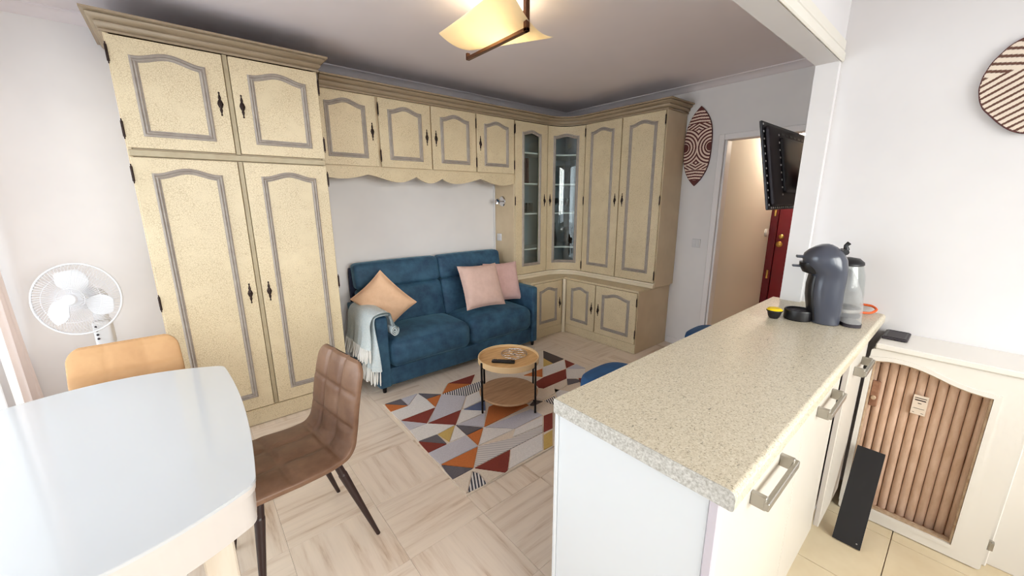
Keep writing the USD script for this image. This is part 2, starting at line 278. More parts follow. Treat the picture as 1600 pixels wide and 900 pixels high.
def sweep(path, prof, zbase, side=1, closed=False):
    """Moulding: prof (out, up) carried along the plan path with mitres; side=1 puts 'out' to the right of the walking direction."""
    p = np.asarray(path, float)[:, :2]; m = len(p); d = np.diff(p, axis=0); d /= np.linalg.norm(d, axis=1, keepdims=True); nr = side*np.c_[d[:, 1], -d[:, 0]]
    N = np.zeros((m, 2))
    for k in range(m):
        a, b = nr[max(k-1, 0)], nr[min(k, m-2)]; s = a+b; N[k] = s/(1+a@b)
    pr = np.asarray(prof, float); v = np.zeros((m, len(pr), 3))
    v[..., :2] = p[:, None]+N[:, None]*pr[None, :, 0, None]; v[..., 2] = zbase+pr[None, :, 1]
    q = len(pr); i, j = np.meshgrid(np.arange(m-1), np.arange(q), indexing='ij'); j2 = (j+1) % q
    f = np.stack([i*q+j, (i+1)*q+j, (i+1)*q+j2, i*q+j2], -1).reshape(-1, 4); f = np.vstack([f[:, [0, 1, 2]], f[:, [0, 2, 3]]])
    if side < 0: f = f[:, ::-1]
    cv, cap = trimesh.creation.triangulate_polygon(Polygon(pr), engine='earcut')
    cap = np.argmin(((cv[:, None]-pr[None])**2).sum(-1), 1)[cap]
    f = np.vstack([f, cap if side < 0 else cap[:, ::-1], (cap[:, ::-1] if side < 0 else cap)+(m-1)*q])
    mm = tm(v.reshape(-1, 3), f); trimesh.repair.fix_normals(mm); return mm

# ------------------------------------------------------------------ scene helpers
USED, BASE = {}, {}
def numbered(parent, name):
    k = USED.get((parent, name), -1)+1; USED[(parent, name)] = k
    return name if k == 0 else '%s_%03d' % (name, k)
def data(p, label=None, cat_=None, group=None, kind=None):
    for k, v in (('label', label), ('category', cat_), ('group', group), ('kind', kind)):
        if v: p.SetCustomDataByKey(k, v)
def thing(name, label, cat_, loc=(0, 0, 0), rz=0.0, group=None, kind=None, world=True):
    """An Xform at the thing's base. world=True: its parts are given in world coordinates."""
    path = '/World/'+numbered('/World', name); x = UsdGeom.Xform.Define(stage, path); x.AddTranslateOp().Set(Gf.Vec3d(*map(float, loc)))
    if rz: x.AddRotateZOp().Set(float(rz))
    BASE[path] = np.array(loc, float) if world else np.zeros(3); data(x.GetPrim(), label, cat_, group, kind)
    return x.GetPrim()
def obj(name, m, material, parent=None, smooth=30, label=None, kind=None, color=None):
    pp = str(parent.GetPath()) if parent is not None else '/World'; path = pp+'/'+numbered(pp, name); root = '/'.join(pp.split('/')[:3])
    if isinstance(m, list): m = cat(*m)
    off = BASE.get(root, np.zeros(3)) if parent is not None else np.zeros(3)
    mm = trimesh.Trimesh(np.asarray(m.vertices)-off, m.faces, process=False)
    g = usdkit.mesh(stage, path, mm, M[material], smooth=smooth)
    if color is not None:
        UsdGeom.PrimvarsAPI(g).CreatePrimvar('print', Sdf.ValueTypeNames.Color3fArray, 'vertex').Set(Vt.Vec3fArray.FromNumpy(np.asarray(color, np.float32)))
    data(g.GetPrim(), label, None, None, kind); return g.GetPrim()
def solo(name, m, material, label, cat_, group=None, smooth=30, kind=None):
    p = obj(name, m, material, None, smooth, label, kind); data(p, None, cat_, group); return p
def struct(name, m, material, label=None, parent=None, smooth=False):
    p = obj(name, m, material, parent, smooth)
    if parent is None: data(p, label, None, None, 'structure')
    return p
def copy_of(src, loc, rz, label, cat_, group=None):
    name = src.GetName(); name = name[:-4] if name[-4:-3] == '_' and name[-3:].isdigit() else name
    path = '/World/'+numbered('/World', name); x = UsdGeom.Xform.Define(stage, path)
    x.GetPrim().GetReferences().AddInternalReference(src.GetPath()); x.GetPrim().SetInstanceable(True)
    x.ClearXformOpOrder(); UsdGeom.XformCommonAPI(x).SetTranslate(Gf.Vec3d(*map(float, loc)))
    UsdGeom.XformCommonAPI(x).SetRotate(Gf.Vec3f(0, 0, float(rz))); data(x.GetPrim(), label, cat_, group); return x.GetPrim()

# ================================================================== THE SETTING
XL, XR, YB, YR, ZC = -1.0, 3.83, 3.5, -2.0, 2.54      # left wall, right wall, back wall, rear wall, ceiling
KX = 2.56                                             # kitchen wall
P0, P1 = 0.553, 0.647                                 # partition between kitchen and entry
def S(name, label): return thing(name, label, None, kind='structure')
fl = S('floor', 'cream veined marble floor in squares of alternating grain, beige tiles in the kitchen')
struct('subfloor', cbox(XL, 5.4, YR, YB, -0.06, -0.012, 0), 'grout', parent=fl)
TX, TY, PX, PY = 0.925, 1.325, 0.388, 0.392; g = 0.0004
for i in range(-5, 12):
    for j in range(-2, 6):
        x0, x1 = max(XL, TX+i*PX), min(5.4, TX+(i+1)*PX); y0, y1 = max(0.42, TY+j*PY), min(YB, TY+(j+1)*PY)
        if x1-x0 < 0.03 or y1-y0 < 0.03 or (x0 > XR and (y1 < 0.6 or y0 > 1.62)): continue
        m = cbox(x0+g, x1-g, y0+g, y1-g, -0.012, -RNG.uniform(0, 0.0003), 0.0006)
        struct('tile', m, 'marble_x' if (i+j) % 2 else 'marble_y', parent=fl)
for i in range(0, 10):
    for j in range(0, 8):
        x0, x1, y0, y1 = XL+i*0.405, min(KX, XL+(i+1)*0.405), 0.417-(j+1)*0.405, 0.417-j*0.405
        if x1-x0 < 0.03 or y0 < YR: continue
        struct('tile', cbox(x0+0.0015, x1-0.0015, y0+0.0015, y1-0.0015, -0.012, -0.0004, 0.001), 'ktile', parent=fl)
struct('ceiling', cbox(XL-0.3, XR+0.1, YR-0.1, YB+0.1, ZC, ZC+0.08, 0), 'ceiling', 'pale mauve-white plaster ceiling of the living room')
struct('wall_back', cbox(XL-0.3, XR+0.1, YB, YB+0.1, -0.06, ZC, 0), 'wall', 'white painted back wall behind sofa and wardrobe')
WY0, WY1, WZ0, WZ1 = 0.75, 3.25, 0.10, 2.30
struct('wall_left', cat(cbox(XL-0.15, XL, YR, WY0, -0.06, ZC, 0), cbox(XL-0.15, XL, WY1, YB, -0.06, ZC, 0), cbox(XL-0.15, XL, WY0, WY1, WZ1, ZC, 0), cbox(XL-0.15, XL, WY0, WY1, -0.06, WZ0, 0)), 'wall', 'white window wall at the left of the dining table')
KW = (-0.8, 2.2, 0.85, 2.35)
struct('wall_rear', cat(cbox(XL-0.3, KW[0], YR-0.1, YR, -0.06, ZC, 0), cbox(KW[1], KX, YR-0.1, YR, -0.06, ZC, 0), cbox(KW[0], KW[1], YR-0.1, YR, KW[3], ZC, 0), cbox(KW[0], KW[1], YR-0.1, YR, -0.06, KW[2], 0)), 'wall', 'white kitchen wall with a window behind the viewer')
def window(name, label, u0, u1, z0, z1, at, ax, nm):
    w = S(name, label)
    B = (lambda a, b, c, d, h=0.03: cbox(at-h, at+h, a, b, c, d, 0.003)) if ax == 'x' else (lambda a, b, c, d, h=0.03: cbox(a, b, at-h, at+h, c, d, 0.003))
    um = (u0+u1)/2
    for a in ((u0, u0+0.06, z0, z1), (u1-0.06, u1, z0, z1), (u0+0.06, u1-0.06, z0, z0+0.07), (u0+0.06, u1-0.06, z1-0.06, z1), (um-0.05, um+0.05, z0+0.07, z1-0.06)): struct('window_frame', B(*a), 'trim', parent=w)
    for a in ((u0+0.06, um-0.05), (um+0.05, u1-0.06)): struct('pane', B(a[0], a[1], z0+0.07, z1-0.06, 0.003), 'winpane', parent=w)
window('window_1', 'white framed double window left of the dining table', WY0, WY1, WZ0, WZ1, XL-0.08, 'x', 1)
window('window_2', 'white framed kitchen window behind the viewer', KW[0], KW[1], KW[2], KW[3], YR-0.05, 'y', 2)
DY0, DY1, DZ = 0.72, 1.575, 2.02                      # doorway to the entry
struct('wall_right', cat(cbox(XR, XR+0.1, DY1, YB, -0.06, ZC, 0), cbox(XR, XR+0.1, P1, DY0, -0.06, ZC, 0), cbox(XR, XR+0.1, DY0, DY1, DZ, ZC, 0)), 'wall', 'white right wall with the doorway to the entry')
struct('wall_kitchen', cbox(KX, KX+0.1, YR, P0+0.02, -0.06, ZC, 0), 'wall', 'white kitchen wall above the radiator housing, behind the kettle')
struct('wall_partition', cbox(KX-0.04, XR+0.1, P0, P1, -0.06, ZC, 0), 'wall', 'end of the white partition between kitchen and entry, behind the coffee machine')
struct('wall_beam', cbox(XL, KX-0.04, P0, P1, 2.146, ZC, 0), 'wall', 'white beam over the breakfast counter')
t = S('trim_1', 'cream moulding along beam and partition on the kitchen side')
struct('beam_moulding', [cbox(XL, KX-0.002, P0-0.012, P0, 2.146, 2.19, 0.005), cbox(XL, KX-0.002, P0-0.007, P0, 2.195, 2.24, 0.003)], 'kitchen_cream', parent=t)
cp = [(0, -0.055), (0, 0), (0.058, 0), (0.055, -0.008), (0.046, -0.010), (0.030, -0.018), (0.018, -0.032), (0.012, -0.048)]
t = S('trim_2', 'white plaster cove between ceiling and living room walls')
struct('cove', sweep([(XL, YB), (XR, YB), (XR, P1)], cp, ZC, 1), 'cove', parent=t, smooth=50)
t = S('trim_3', 'white doorway casing on the right wall')
for a in ((XR-0.02, XR, DY1, DY1+0.05, 0, DZ+0.05), (XR-0.02, XR, DY0-0.05, DY0, 0, DZ+0.05), (XR-0.02, XR, DY0, DY1, DZ, DZ+0.05), (XR, XR+0.1, DY1-0.02, DY1, 0, DZ)):
    struct('casing', cbox(*a, 0.004), 'trim', parent=t)
struct('baseboard_right', cbox(XR-0.012, XR, DY1+0.05, 1.955, 0, 0.07, 0.003), 'trim', 'white baseboard on the right wall beside the cabinet')
struct('wall_hall', cat(cbox(XR+0.1, 5.45, DY1, DY1+0.08, -0.06, ZC, 0), cbox(5.37, 5.45, 0.5, DY1, -0.06, ZC, 0), cbox(XR+0.1, 5.45, 0.5, 0.58, -0.06, ZC, 0), cbox(XR+0.1, 5.45, 0.5, DY1+.08, 2.42, 2.5, 0)), 'hall', 'warm white entry wall seen through the doorway')
d = S('door_1', 'deep red entrance door with brass locks beyond the doorway')
struct('door_frame', [cbox(5.31, 5.369, 1.50, 1.574, 0, 2.1, 0.006), cbox(5.31, 5.369, 0.585, 0.66, 0, 2.1, 0.006), cbox(5.31, 5.369, 0.66, 1.50, 2.04, 2.1, 0.006)], 'red_dark', parent=d)
dl = struct('door_leaf', cbox(5.325, 5.365, 0.665, 1.495, 0.01, 2.035, 0.004), 'red', parent=d)
for (yy, zz, r) in ((1.445, 1.075, 0.028), (1.455, 0.985, 0.034)):
    struct('lock', lathe([(0, -0.012), (r, -0.012), (r, 0.0), (r*0.7, 0.008), (r*0.35, 0.010), (0, 0.010)], (5.318, yy, zz), 20, (-1, 0, 0)), 'brass', parent=dl, smooth=30)
for zz in (0.62, 1.36):
    struct('hinge', cyl((5.305, 1.53, zz-0.05), (5.305, 1.53, zz+0.05), 0.012, n=12), 'brass', parent=d, smooth=30)

# ================================================================== CABINET JOINERY
def arch(t, h): return h*np.where(np.abs(t) > 0.88, 0, (0.5*(1+np.cos(PI*np.clip(t/0.88, -1, 1))))**0.9)
def arched(u0, u1, v0, v1, h, n=28):
    """Panel outline, counter-clockwise, its top side curved up by h in the middle."""
    t = np.linspace(1, -1, n); top = np.c_[(u0+u1)/2+(u1-u0)/2*t, v1+arch(t, h)]
    side = lambda a, b: np.linspace(a, b, 12, endpoint=False)
    return np.vstack([side(np.array([u0, v0]), np.array([u1, v0])), side(np.array([u1, v0]), np.array([u1, v1])), top, side(np.array([u0, v1]), np.array([u0, v0]))[1:]])
def inset(p, d):
    a, b = np.roll(p, 1, 0), np.roll(p, -1, 0); e0 = p-a; e1 = b-p
    e0 /= np.linalg.norm(e0, axis=1, keepdims=True)+1e-12; e1 /= np.linalg.norm(e1, axis=1, keepdims=True)+1e-12
    n0, n1 = np.c_[-e0[:, 1], e0[:, 0]], np.c_[-e1[:, 1], e1[:, 0]]
    return p+d*(n0+n1)/(1+(n0*n1).sum(1, keepdims=True))
def band(p, prof):
    """A moulding round the outline p: prof = (inset, height) pairs -> mesh in (u, v, n)."""
    v = np.vstack([np.c_[inset(p, d), np.full(len(p), h)] for d, h in prof]); n = len(p)
    i, j = np.meshgrid(np.arange(len(prof)-1), np.arange(n), indexing='ij'); j2 = (j+1) % n
    return tm(v, np.stack([i*n+j, i*n+j2, (i+1)*n+j2, (i+1)*n+j], -1).reshape(-1, 4))
MOULD = [(0, -0.001), (0.0, 0.004), (0.004, 0.008), (0.009, 0.009), (0.013, 0.006), (0.0145, 0.003), (0.016, 0.006), (0.021, 0.0085), (0.026, 0.006), (0.028, 0.0015), (0.031, 0.002), (0.033, -0.001)]
def handle_mesh(u, v, L=0.13):
    s = np.array([(0, .0016), (.03, .0042), (.07, .0030), (.10, .0022), (.16, .0040), (.24, .0062), (.32, .0048), (.38, .0085), (.5, .0125), (.62, .0085), (.68, .0048), (.76, .0062), (.84, .0040), (.90, .0022), (.93, .0030), (.97, .0042), (1, .0016)])
    s = np.c_[s[:, 0]*L-L/2, s[:, 1]*1.2]; k = 7
    def f(U, V):
        idx = U*(len(s)-1); z = np.interp(idx, np.arange(len(s)), s[:, 0]); w = np.interp(idx, np.arange(len(s)), s[:, 1]); a = V*PI
        return np.stack([u+w*np.cos(a), v+z, 0.001+0.5*w*np.sin(a)+0.001*np.sin(a)], -1)
    plate = grid(f, 33, 9); plate.faces = plate.faces[:, ::-1]
    drop = tube([(u, v+0.004, 0.006), (u, v+0.002, 0.014), (u, v-0.012, 0.016), (u, v-0.026, 0.012)], [0.0035, 0.004, 0.0055, 0.003], 8)
    return cat(plate, drop)
def hinge_mesh(u, v, L=0.075):
    pr = [(0, -L/2-0.014), (0.003, -L/2-0.010), (0.0022, -L/2-0.004), (0.0055, -L/2), (0.0055, L/2), (0.0022, L/2+0.004), (0.003, L/2+0.010), (0, L/2+0.014)]
    m = lathe(pr, (0, 0, 0), 10); return tm(np.c_[m.vertices[:, 0]+u, m.vertices[:, 2]+v, m.vertices[:, 1]+0.003], m.faces[:, ::-1])
def flat(O, U, N):
    O, U, N = (np.array(a, float) for a in (O, U, N))
    return lambda p: O+p[:, :1]*U+p[:, 1:2]*np.array([0, 0, 1.0])+p[:, 2:]*N
def bent(C, R, a0, W, z0):
    """Door bent round the vertical axis at C; the room is on the axis side."""
    return lambda p: np.c_[C[0]+(R-p[:, 2])*np.cos(a0-p[:, 0]/R), C[1]+(R-p[:, 2])*np.sin(a0-p[:, 0]/R), z0+p[:, 1]]
def door(parent, F, W, H, hside, hz, hinge=None, hv=(0.10, 0.90), mu=(0.075, 0.085), mv=(0.06, 0.075), glass=False, bend=False, rise=None, mat_='cream'):
    """One cabinet door with its moulding, handle and hinges. F maps (u, v, n) into the room; u to the viewer's right."""
    T = lambda m, n=0: tm(F(np.asarray(m.vertices)), m.faces)
    ml, mr = (mu if hside == 'r' else mu[::-1]); rise = 0.11*(W-ml-mr) if rise is None else rise
    out = arched(ml, W-mr, mv[0], H-mv[1], rise)
    if glass:
        hole = inset(out, 0.024); m = prism(sbox(0.002, 0.002, W-0.002, H-0.002).difference(Polygon(hole).buffer(0)).simplify(1e-6), 0.022, z0=-0.022)
        if True: m = m.subdivide_to_size(0.05)
    else:
        m = cbox(0.002, W-0.002, 0.002, H-0.002, -0.022, 0, 0.0025)
    d = obj('door', T(m), mat_, parent)
    obj('panel_moulding', T(band(out, MOULD)), 'moulding', d, 40)
    if glass:
        gp = inset(out, 0.022); m = prism(Polygon(gp), 0.004, z0=-0.014)
        if bend: m = m.subdivide_to_size(0.03)
        obj('glass', T(m), 'pane', d, 40 if bend else False)
    hu = W-0.040 if hside == 'r' else 0.040
    if hz is not None: obj('handle', T(handle_mesh(hu, hz)), 'iron', d, 50)
    if hinge:
        for k in hv: obj('hinge', T(hinge_mesh(-0.001 if hinge == 'l' else W+0.001, H*k)), 'iron', d, 50)
    return d
FY, FX = (0, -1, 0), (-1, 0, 0)         # fronts that face the viewer along -y, along -x
CROWN = [(0, 0), (0.013, 0), (0.013, 0.009), (0.006, 0.011), (0.006, 0.015), (0.015, 0.019), (0.021, 0.027), (0.024, 0.036), (0.024, 0.040), (0.018, 0.042), (0.018, 0.046), (0.030, 0.050), (0.040, 0.057), (0.046, 0.066), (0.046, 0.069), (0.040, 0.071), (0.040, 0.074), (0.062, 0.076), (0.062, 0.087), (0.0, 0.087)]

# ---- wardrobe
W0, W1, WF = -0.170, 0.812, 2.955
w = thing('wardrobe', 'tall cream crackle-painted four-door wardrobe with taupe crown against the white wall', 'wardrobe', ((W0+W1)/2, 3.22, 0))
obj('body', [cbox(W0, W0+0.02, WF, 3.497, 0.0, 2.335, 0.002), cbox(W1-0.02, W1, WF, 3.497, 0.0, 2.335, 0.002), cbox(W0+0.02, W1-0.02, WF+0.014, 3.49, 0.08, 2.32, 0.002)], 'cream_plain', w)
obj('plinth', [cbox(W0, W1, WF-0.004, WF+0.02, 0.003, 0.118, 0.003)], 'cream', w)
obj('rail', [cbox(W0+0.004, W1-0.004, WF-0.012, WF+0.012, 1.738, 1.772, 0.003)], 'stile', w)
for z0, z1 in ((0.125, 1.735), (1.775, 2.322)): obj('stile', cbox(0.307, 0.331, WF-0.010, WF+0.012, z0, z1, 0.002), 'stile', w)
obj('crown', sweep([(W0, 3.496), (W0, WF), (W1, WF), (W1, 3.496)], CROWN, 2.325, -1 if False else 1), 'crown', w, 35)
obj('top_board', cbox(W0+0.003, W1-0.003, WF+0.003, 3.495, 2.335, 2.353, 0.001), 'topboard', w)
for x0, x1, hs, hg in ((W0+0.004, 0.306, 'r', 'l'), (0.332, W1-0.004, 'l', 'r')):
    door(w, flat((x0, WF-0.022, 0.128), (1, 0, 0), FY), x1-x0, 1.606, hs, 0.795, hg, (0.045, 0.5, 0.945), mv=(0.085, 0.083), rise=0.031)
    door(w, flat((x0, WF-0.022, 1.778), (1, 0, 0), FY), x1-x0, 0.540, hs, 0.272, hg, (0.17, 0.83), mv=(0.062, 0.085), rise=0.031)

# ---- wall cupboards over the sofa
UF = 3.17
c = thing('overhead_cupboard', 'row of four cream wall cupboards with scalloped valance over the sofa', 'cupboard', (1.75, 3.33, 1.66))
obj('body', [cbox(0.815, 2.688, UF, 3.497, 1.755, 2.30, 0.002)], 'cream_plain', c)
vx = [0.80, 0.93, 1.055, 1.174, 1.295, 1.443, 1.591, 1.714, 1.849, 2.035, 2.268, 2.474, 2.600, 2.688]
vz = [1.690, 1.676, 1.672, 1.703, 1.690, 1.649, 1.697, 1.648, 1.692, 1.655, 1.703, 1.674, 1.655, 1.655]
from scipy.interpolate import PchipInterpolator
vv = []
cusps = [(0.80, 1.692), (1.174, 1.703), (1.591, 1.698), (1.849, 1.692), (2.268, 1.703), (2.689, 1.668)]
for (a, za), (b, zb), sag, sk in zip(cusps[:-1], cusps[1:], (0.030, 0.050, 0.046, 0.046, 0.036), (0.5, 0.62, 0.5, 0.38, 0.55)):
    for s in np.linspace(0, 1, 14, endpoint=False):
        q = s**(math.log(0.5)/math.log(sk)); vv.append((a+(b-a)*s, za+(zb-za)*s-sag*math.sin(PI*q)))
vv.append(cusps[-1]); vv += [(2.689, 1.757), (0.815, 1.757)]
obj('valance', prism([(max(x, 0.815), z) for x, z in vv], 0.018, frame((0, UF-0.004, 0), (1, 0, 0), (0, 0, 1), (0, -1, 0)), -0.018), 'cream', c)
obj('crown', sweep([(0.876, UF), (2.689, UF)], CROWN, 2.292), 'crown', c, 35)
obj('top_board', cbox(0.815, 2.69, UF+0.003, 3.495, 2.30, 2.318, 0.001), 'topboard', c)
for x0, x1, hs, hg in ((0.816, 1.272, 'r', 'l'), (1.288, 1.742, 'r', 'l'), (1.750, 2.212, 'l', 'r'), (2.222, 2.682, 'l', 'r')):
    door(c, flat((x0, UF-0.022, 1.764), (1, 0, 0), FY), x1-x0, 0.522, hs, 0.262, hg, (0.17, 0.83), mv=(0.060, 0.080), rise=0.034)

# ---- corner display cabinet with a flat and a curved glass door
CX, CY, CR = 3.165, 2.865, 0.305
def arc(r, n=16): return [(CX+r*math.cos(a), CY+r*math.sin(a)) for a in np.linspace(PI/2, 0, n)]
def plan(r, x0, y0, x1, y1): return Polygon([(x0, y1), (x1, y1), (x1, y0)]+arc(r)[::-1]+[(x0, CY+r)])
Z0, Z1 = 0.648, 2.292
d = thing('corner_display_cabinet', 'cream corner display cabinet with flat and concave arched glass doors', 'cabinet', (3.2, 3.3, Z0))
obj('side_panel', cbox(2.692, 2.712, UF, 3.497, Z0, Z1, 0.002), 'cream_plain', d)
obj('back_panel', [cbox(2.712, 3.826, 3.478, 3.496, Z0, Z1, 0), cbox(3.806, 3.826, 2.87, 3.478, Z0, Z1, 0), cbox(3.482, 3.806, 2.862, 2.880, Z0, Z1, 0)], 'inside', d)
obj('bottom_panel', prism(plan(CR+0.004, 2.712, 2.885, 3.80, 3.476), 0.05, XY(Z0)), 'trim_cream', d)
obj('top_panel', prism(plan(CR+0.004, 2.712, 2.885, 3.80, 3.476), 0.03, XY(Z1-0.04)), 'inside', d)
for z in (0.970, 1.362, 1.682, 2.000): obj('shelf', prism(plan(CR+0.03, 2.713, 2.886, 3.80, 3.474), 0.016, XY(z-0.016)), 'shelf', d, label='white shelf board')
obj('corner_post', [cbox(3.150, 3.180, UF-0.002, UF+0.018, Z0+0.05, Z1, 0.003), cbox(3.466, 3.486, 2.862, 2.885, Z0+0.05, Z1, 0.003)], 'stile', d)
obj('base_moulding', sweep([(2.69, UF)]+arc(CR), [(0, 0), (0.035, 0), (0.035, 0.028), (0.026, 0.034), (0.022, 0.048), (0, 0.05)], Z0), 'trim_cream', d, 40)
obj('crown', sweep([(2.69, UF)]+arc(CR), CROWN, 2.292), 'crown', d, 35)
obj('top_board', prism(plan(CR+0.006, 2.693, 2.87, 3.82, 3.495), 0.018, XY(2.30)), 'topboard', d)
door(d, flat((2.694, UF-0.022, 0.70), (1, 0, 0), FY), 0.466, 1.586, 'r', 0.800, 'l', (0.045, 0.5, 0.95), mu=(0.095, 0.095), mv=(0.085, 0.10), glass=True, rise=0.026)
door(d, bent((CX, CY), CR-0.022, PI/2, 0.44, 0.70), (CR-0.022)*PI/2, 1.586, 'l', 0.800, 'r', (0.045, 0.5, 0.95), mu=(0.075, 0.075), mv=(0.085, 0.10), glass=True, bend=True, rise=0.026)

# ---- tall cupboard to the right
TF = CX+CR; TE = 1.945
d = thing('tall_cupboard', 'tall cream two-door cupboard with long arched panels at the right end of the corner set', 'cupboard', (3.64, 2.4, Z0))
obj('body', [cbox(TF, 3.826, TE, 2.861, Z0, Z1+0.005, 0.002)], 'cream_plain', d)
obj('base_moulding', sweep([(TF, 2.866), (TF, TE-0.001)], [(0, 0), (0.035, 0), (0.035, 0.028), (0.026, 0.034), (0.022, 0.048), (0, 0.05)], Z0), 'trim_cream', d, 40)
obj('crown', sweep([(TF, 2.866), (TF, TE), (3.826, TE)], CROWN, 2.292), 'crown', d, 35)
obj('top_board', cbox(TF+0.003, 3.825, TE+0.003, 2.87, 2.30, 2.318, 0.001), 'topboard', d)
for y0, y1, hs, hg in ((2.862, 2.410, 'r', 'l'), (2.402, 1.950, 'l', 'r')):
    door(d, flat((TF-0.022, y0, 0.70), (0, -1, 0), FX), y0-y1, 1.586, hs, 0.800, hg, (0.045, 0.5, 0.95), mv=(0.085, 0.085), rise=0.030)

# ---- low corner base
LF, LX, LE = 2.935, 3.25, 1.975
d = thing('low_corner_cupboard', 'low L-shaped cream cupboard with three arched doors under the corner cabinets', 'cupboard', (3.25, 2.9, 0))
obj('body', [cbox(2.712, 3.826, LF+0.002, 3.497, 0.0, 0.628, 0.002), cbox(LX+0.002, 3.826, LE, LF+0.002, 0.0, 0.628, 0.002)], 'cream_plain', d)
obj('top', [prism([(2.712, 3.497), (2.712, LF-0.012), (LX-0.012, LF-0.012), (LX-0.012, LE-0.004), (3.827, LE-0.004), (3.827, 3.497)], 0.017, XY(0.6285))], 'cream', d)
obj('plinth', [cbox(2.712, LX, LF-0.010, LF, 0.002, 0.100, 0.002), cbox(LX-0.010, LX, LE, LF-0.010, 0.002, 0.100, 0.002)], 'cream', d)
obj('corner_post', [cyl((LX-0.026, LF-0.026, 0.0), (LX-0.026, LF-0.026, 0.63), 0.022, n=20)], 'trim_cream', d)
door(d, flat((2.76, LF-0.022, 0.104), (1, 0, 0), FY), 0.434, 0.520, 'r', 0.26, None, mv=(0.06, 0.085), rise=0.030)
for y0, y1, hs, hg in ((LF-0.052, 2.478, 'r', None), (2.470, LE+0.004, 'l', 'r')):
    door(d, flat((LX-0.022, y0, 0.104), (0, -1, 0), FX), y0-y1, 0.520, hs, 0.26, hg, (0.2, 0.82), mv=(0.06, 0.085), rise=0.030)

# ---- things in the display cabinet
solo('photo_album', cbox(2.945, 3.000, 3.27, 3.42, 1.683, 1.950, 0.004), 'book', 'dark maroon upright album on the second shelf behind the flat glass door', 'album')
def tumbler(label, loc, r, h, taper=0.85, group=None):
    t = thing('drinking_glass', label, 'glass', loc, world=False, group=group)
    obj('bowl', lathe([(0, 0.0005), (r*taper, 0.0005), (r, h), (r*0.95, h), (r*taper*0.9, 0.008), (0, 0.008)], n=24), 'clear', t, 40); return t
g0 = tumbler('left one of three clear tumblers behind the flat glass door', (2.965, 3.30, 1.3625), 0.022, 0.110, group='tumblers behind the flat glass door')
for x, w_ in ((3.015, 'middle'), (3.065, 'right')): copy_of(g0, (x, 3.305, 1.3625), 0, w_+' one of three clear tumblers behind the flat glass door', 'glass', 'tumblers behind the flat glass door')
def vase(name, label, cat_, loc, prof):
    t = thing(name, label, cat_, loc, world=False); inner = [(max(r-0.004, 0), h+0.004 if k == 0 else h) for k, (r, h) in enumerate(prof)]
    obj('bowl', lathe([(0, 0.0005)]+prof+inner[::-1]+[(0, 0.006)], n=32), 'clear', t, 50); return t
vase('glass_vase', 'tall flared clear glass vase behind the curved glass door', 'vase', (3.43, 3.15, 1.6825), [(0.045, 0.0005), (0.05, 0.05), (0.06, 0.13), (0.08, 0.20)])
vase('glass_carafe', 'clear glass carafe on the lowest stocked shelf behind the curved door', 'carafe', (3.36, 3.24, 0.9705), [(0.05, 0.0005), (0.055, 0.08), (0.035, 0.17), (0.028, 0.23), (0.036, 0.27)])
vase('glass_pitcher', 'wide clear glass pitcher beside the carafe behind the curved door', 'pitcher', (3.50, 3.12, 0.9705), [(0.05, 0.0005), (0.06, 0.10), (0.05, 0.18), (0.058, 0.22)])
wg = thing('wine_glass', 'stemmed wine glass, one of several behind the curved glass door', 'glass', (3.33, 3.22, 1.3625), world=False, group='wine glasses behind the curved door')
obj('bowl', lathe([(0.003, 0.07), (0.022, 0.085), (0.034, 0.115), (0.03, 0.16), (0.028, 0.16), (0.032, 0.115), (0.02, 0.089), (0, 0.078)], n=24), 'clear', wg, 50)
obj('stem', lathe([(0, 0.0005), (0.03, 0.0005), (0.028, 0.003), (0.004, 0.008), (0.003, 0.07), (0, 0.07)], n=20), 'clear', wg, 40)
for x, y in ((3.40, 3.17), (3.46, 3.11), (3.41, 3.27), (3.50, 3.19)): copy_of(wg, (x, y, 1.3625), 0, 'stemmed wine glass, one of several behind the curved glass door', 'glass', 'wine glasses behind the curved door')

# ================================================================== SOFA
s = thing('sofa', 'teal blue velvet two-seat sofa with straight arms against the back wall', 'sofa', (1.85, 3.1, 0))
SX0, SX1 = 1.0, 2.70
obj('base', softbox(SX0+0.095, SX1-0.075, 2.812, 3.40, 0.050, 0.20, 0.012, n=8), 'velvet', s, 60)
obj('arm', softbox(SX0, SX0+0.10, 2.80, 3.46, 0.045, 0.632, 0.018, (0.004, 0.006, 0.004), 10), 'velvet', s, 60)
obj('arm', softbox(SX1-0.078, SX1, 2.80, 3.46, 0.045, 0.632, 0.018, (0.004, 0.006, 0.004), 10), 'velvet', s, 60)
xm = 1.868
def seat_cushion(x0, x1):
    m = softbox(x0, x1, 2.780, 3.27, 0.190, 0.430, 0.075, (0.004, 0.024, 0.042), 22); return m
obj('seat_cushion', seat_cushion(SX0+0.102, xm), 'velvet', s, 60); obj('seat_cushion', seat_cushion(xm+0.003, SX1-0.08), 'velvet', s, 60)
def back_cushion(x0, x1, z0, z1, y0, y1, pf):
    m = softbox(x0, x1, y0, y1, z0, z1, 0.038, (0.001, pf, 0.005), 18); v = m.vertices.copy(); v[:, 1] += (v[:, 2]-0.43)*0.21; return tm(v, m.faces)
for x0, x1 in ((SX0+0.045, xm-0.019), (xm-0.018, SX1-0.09)):
    obj('back_cushion', back_cushion(x0, x1, 0.40, 0.752, 3.205, 3.33, 0.020), 'velvet', s, 60)
    obj('head_cushion', back_cushion(x0, x1, 0.752, 0.975, 3.205, 3.33, 0.016), 'velvet', s, 60)
obj('back_frame', softbox(SX0+0.035, SX1-0.10, 3.42, 3.475, 0.10, 0.935, 0.02, n=8), 'velvet_dark', s, 60)
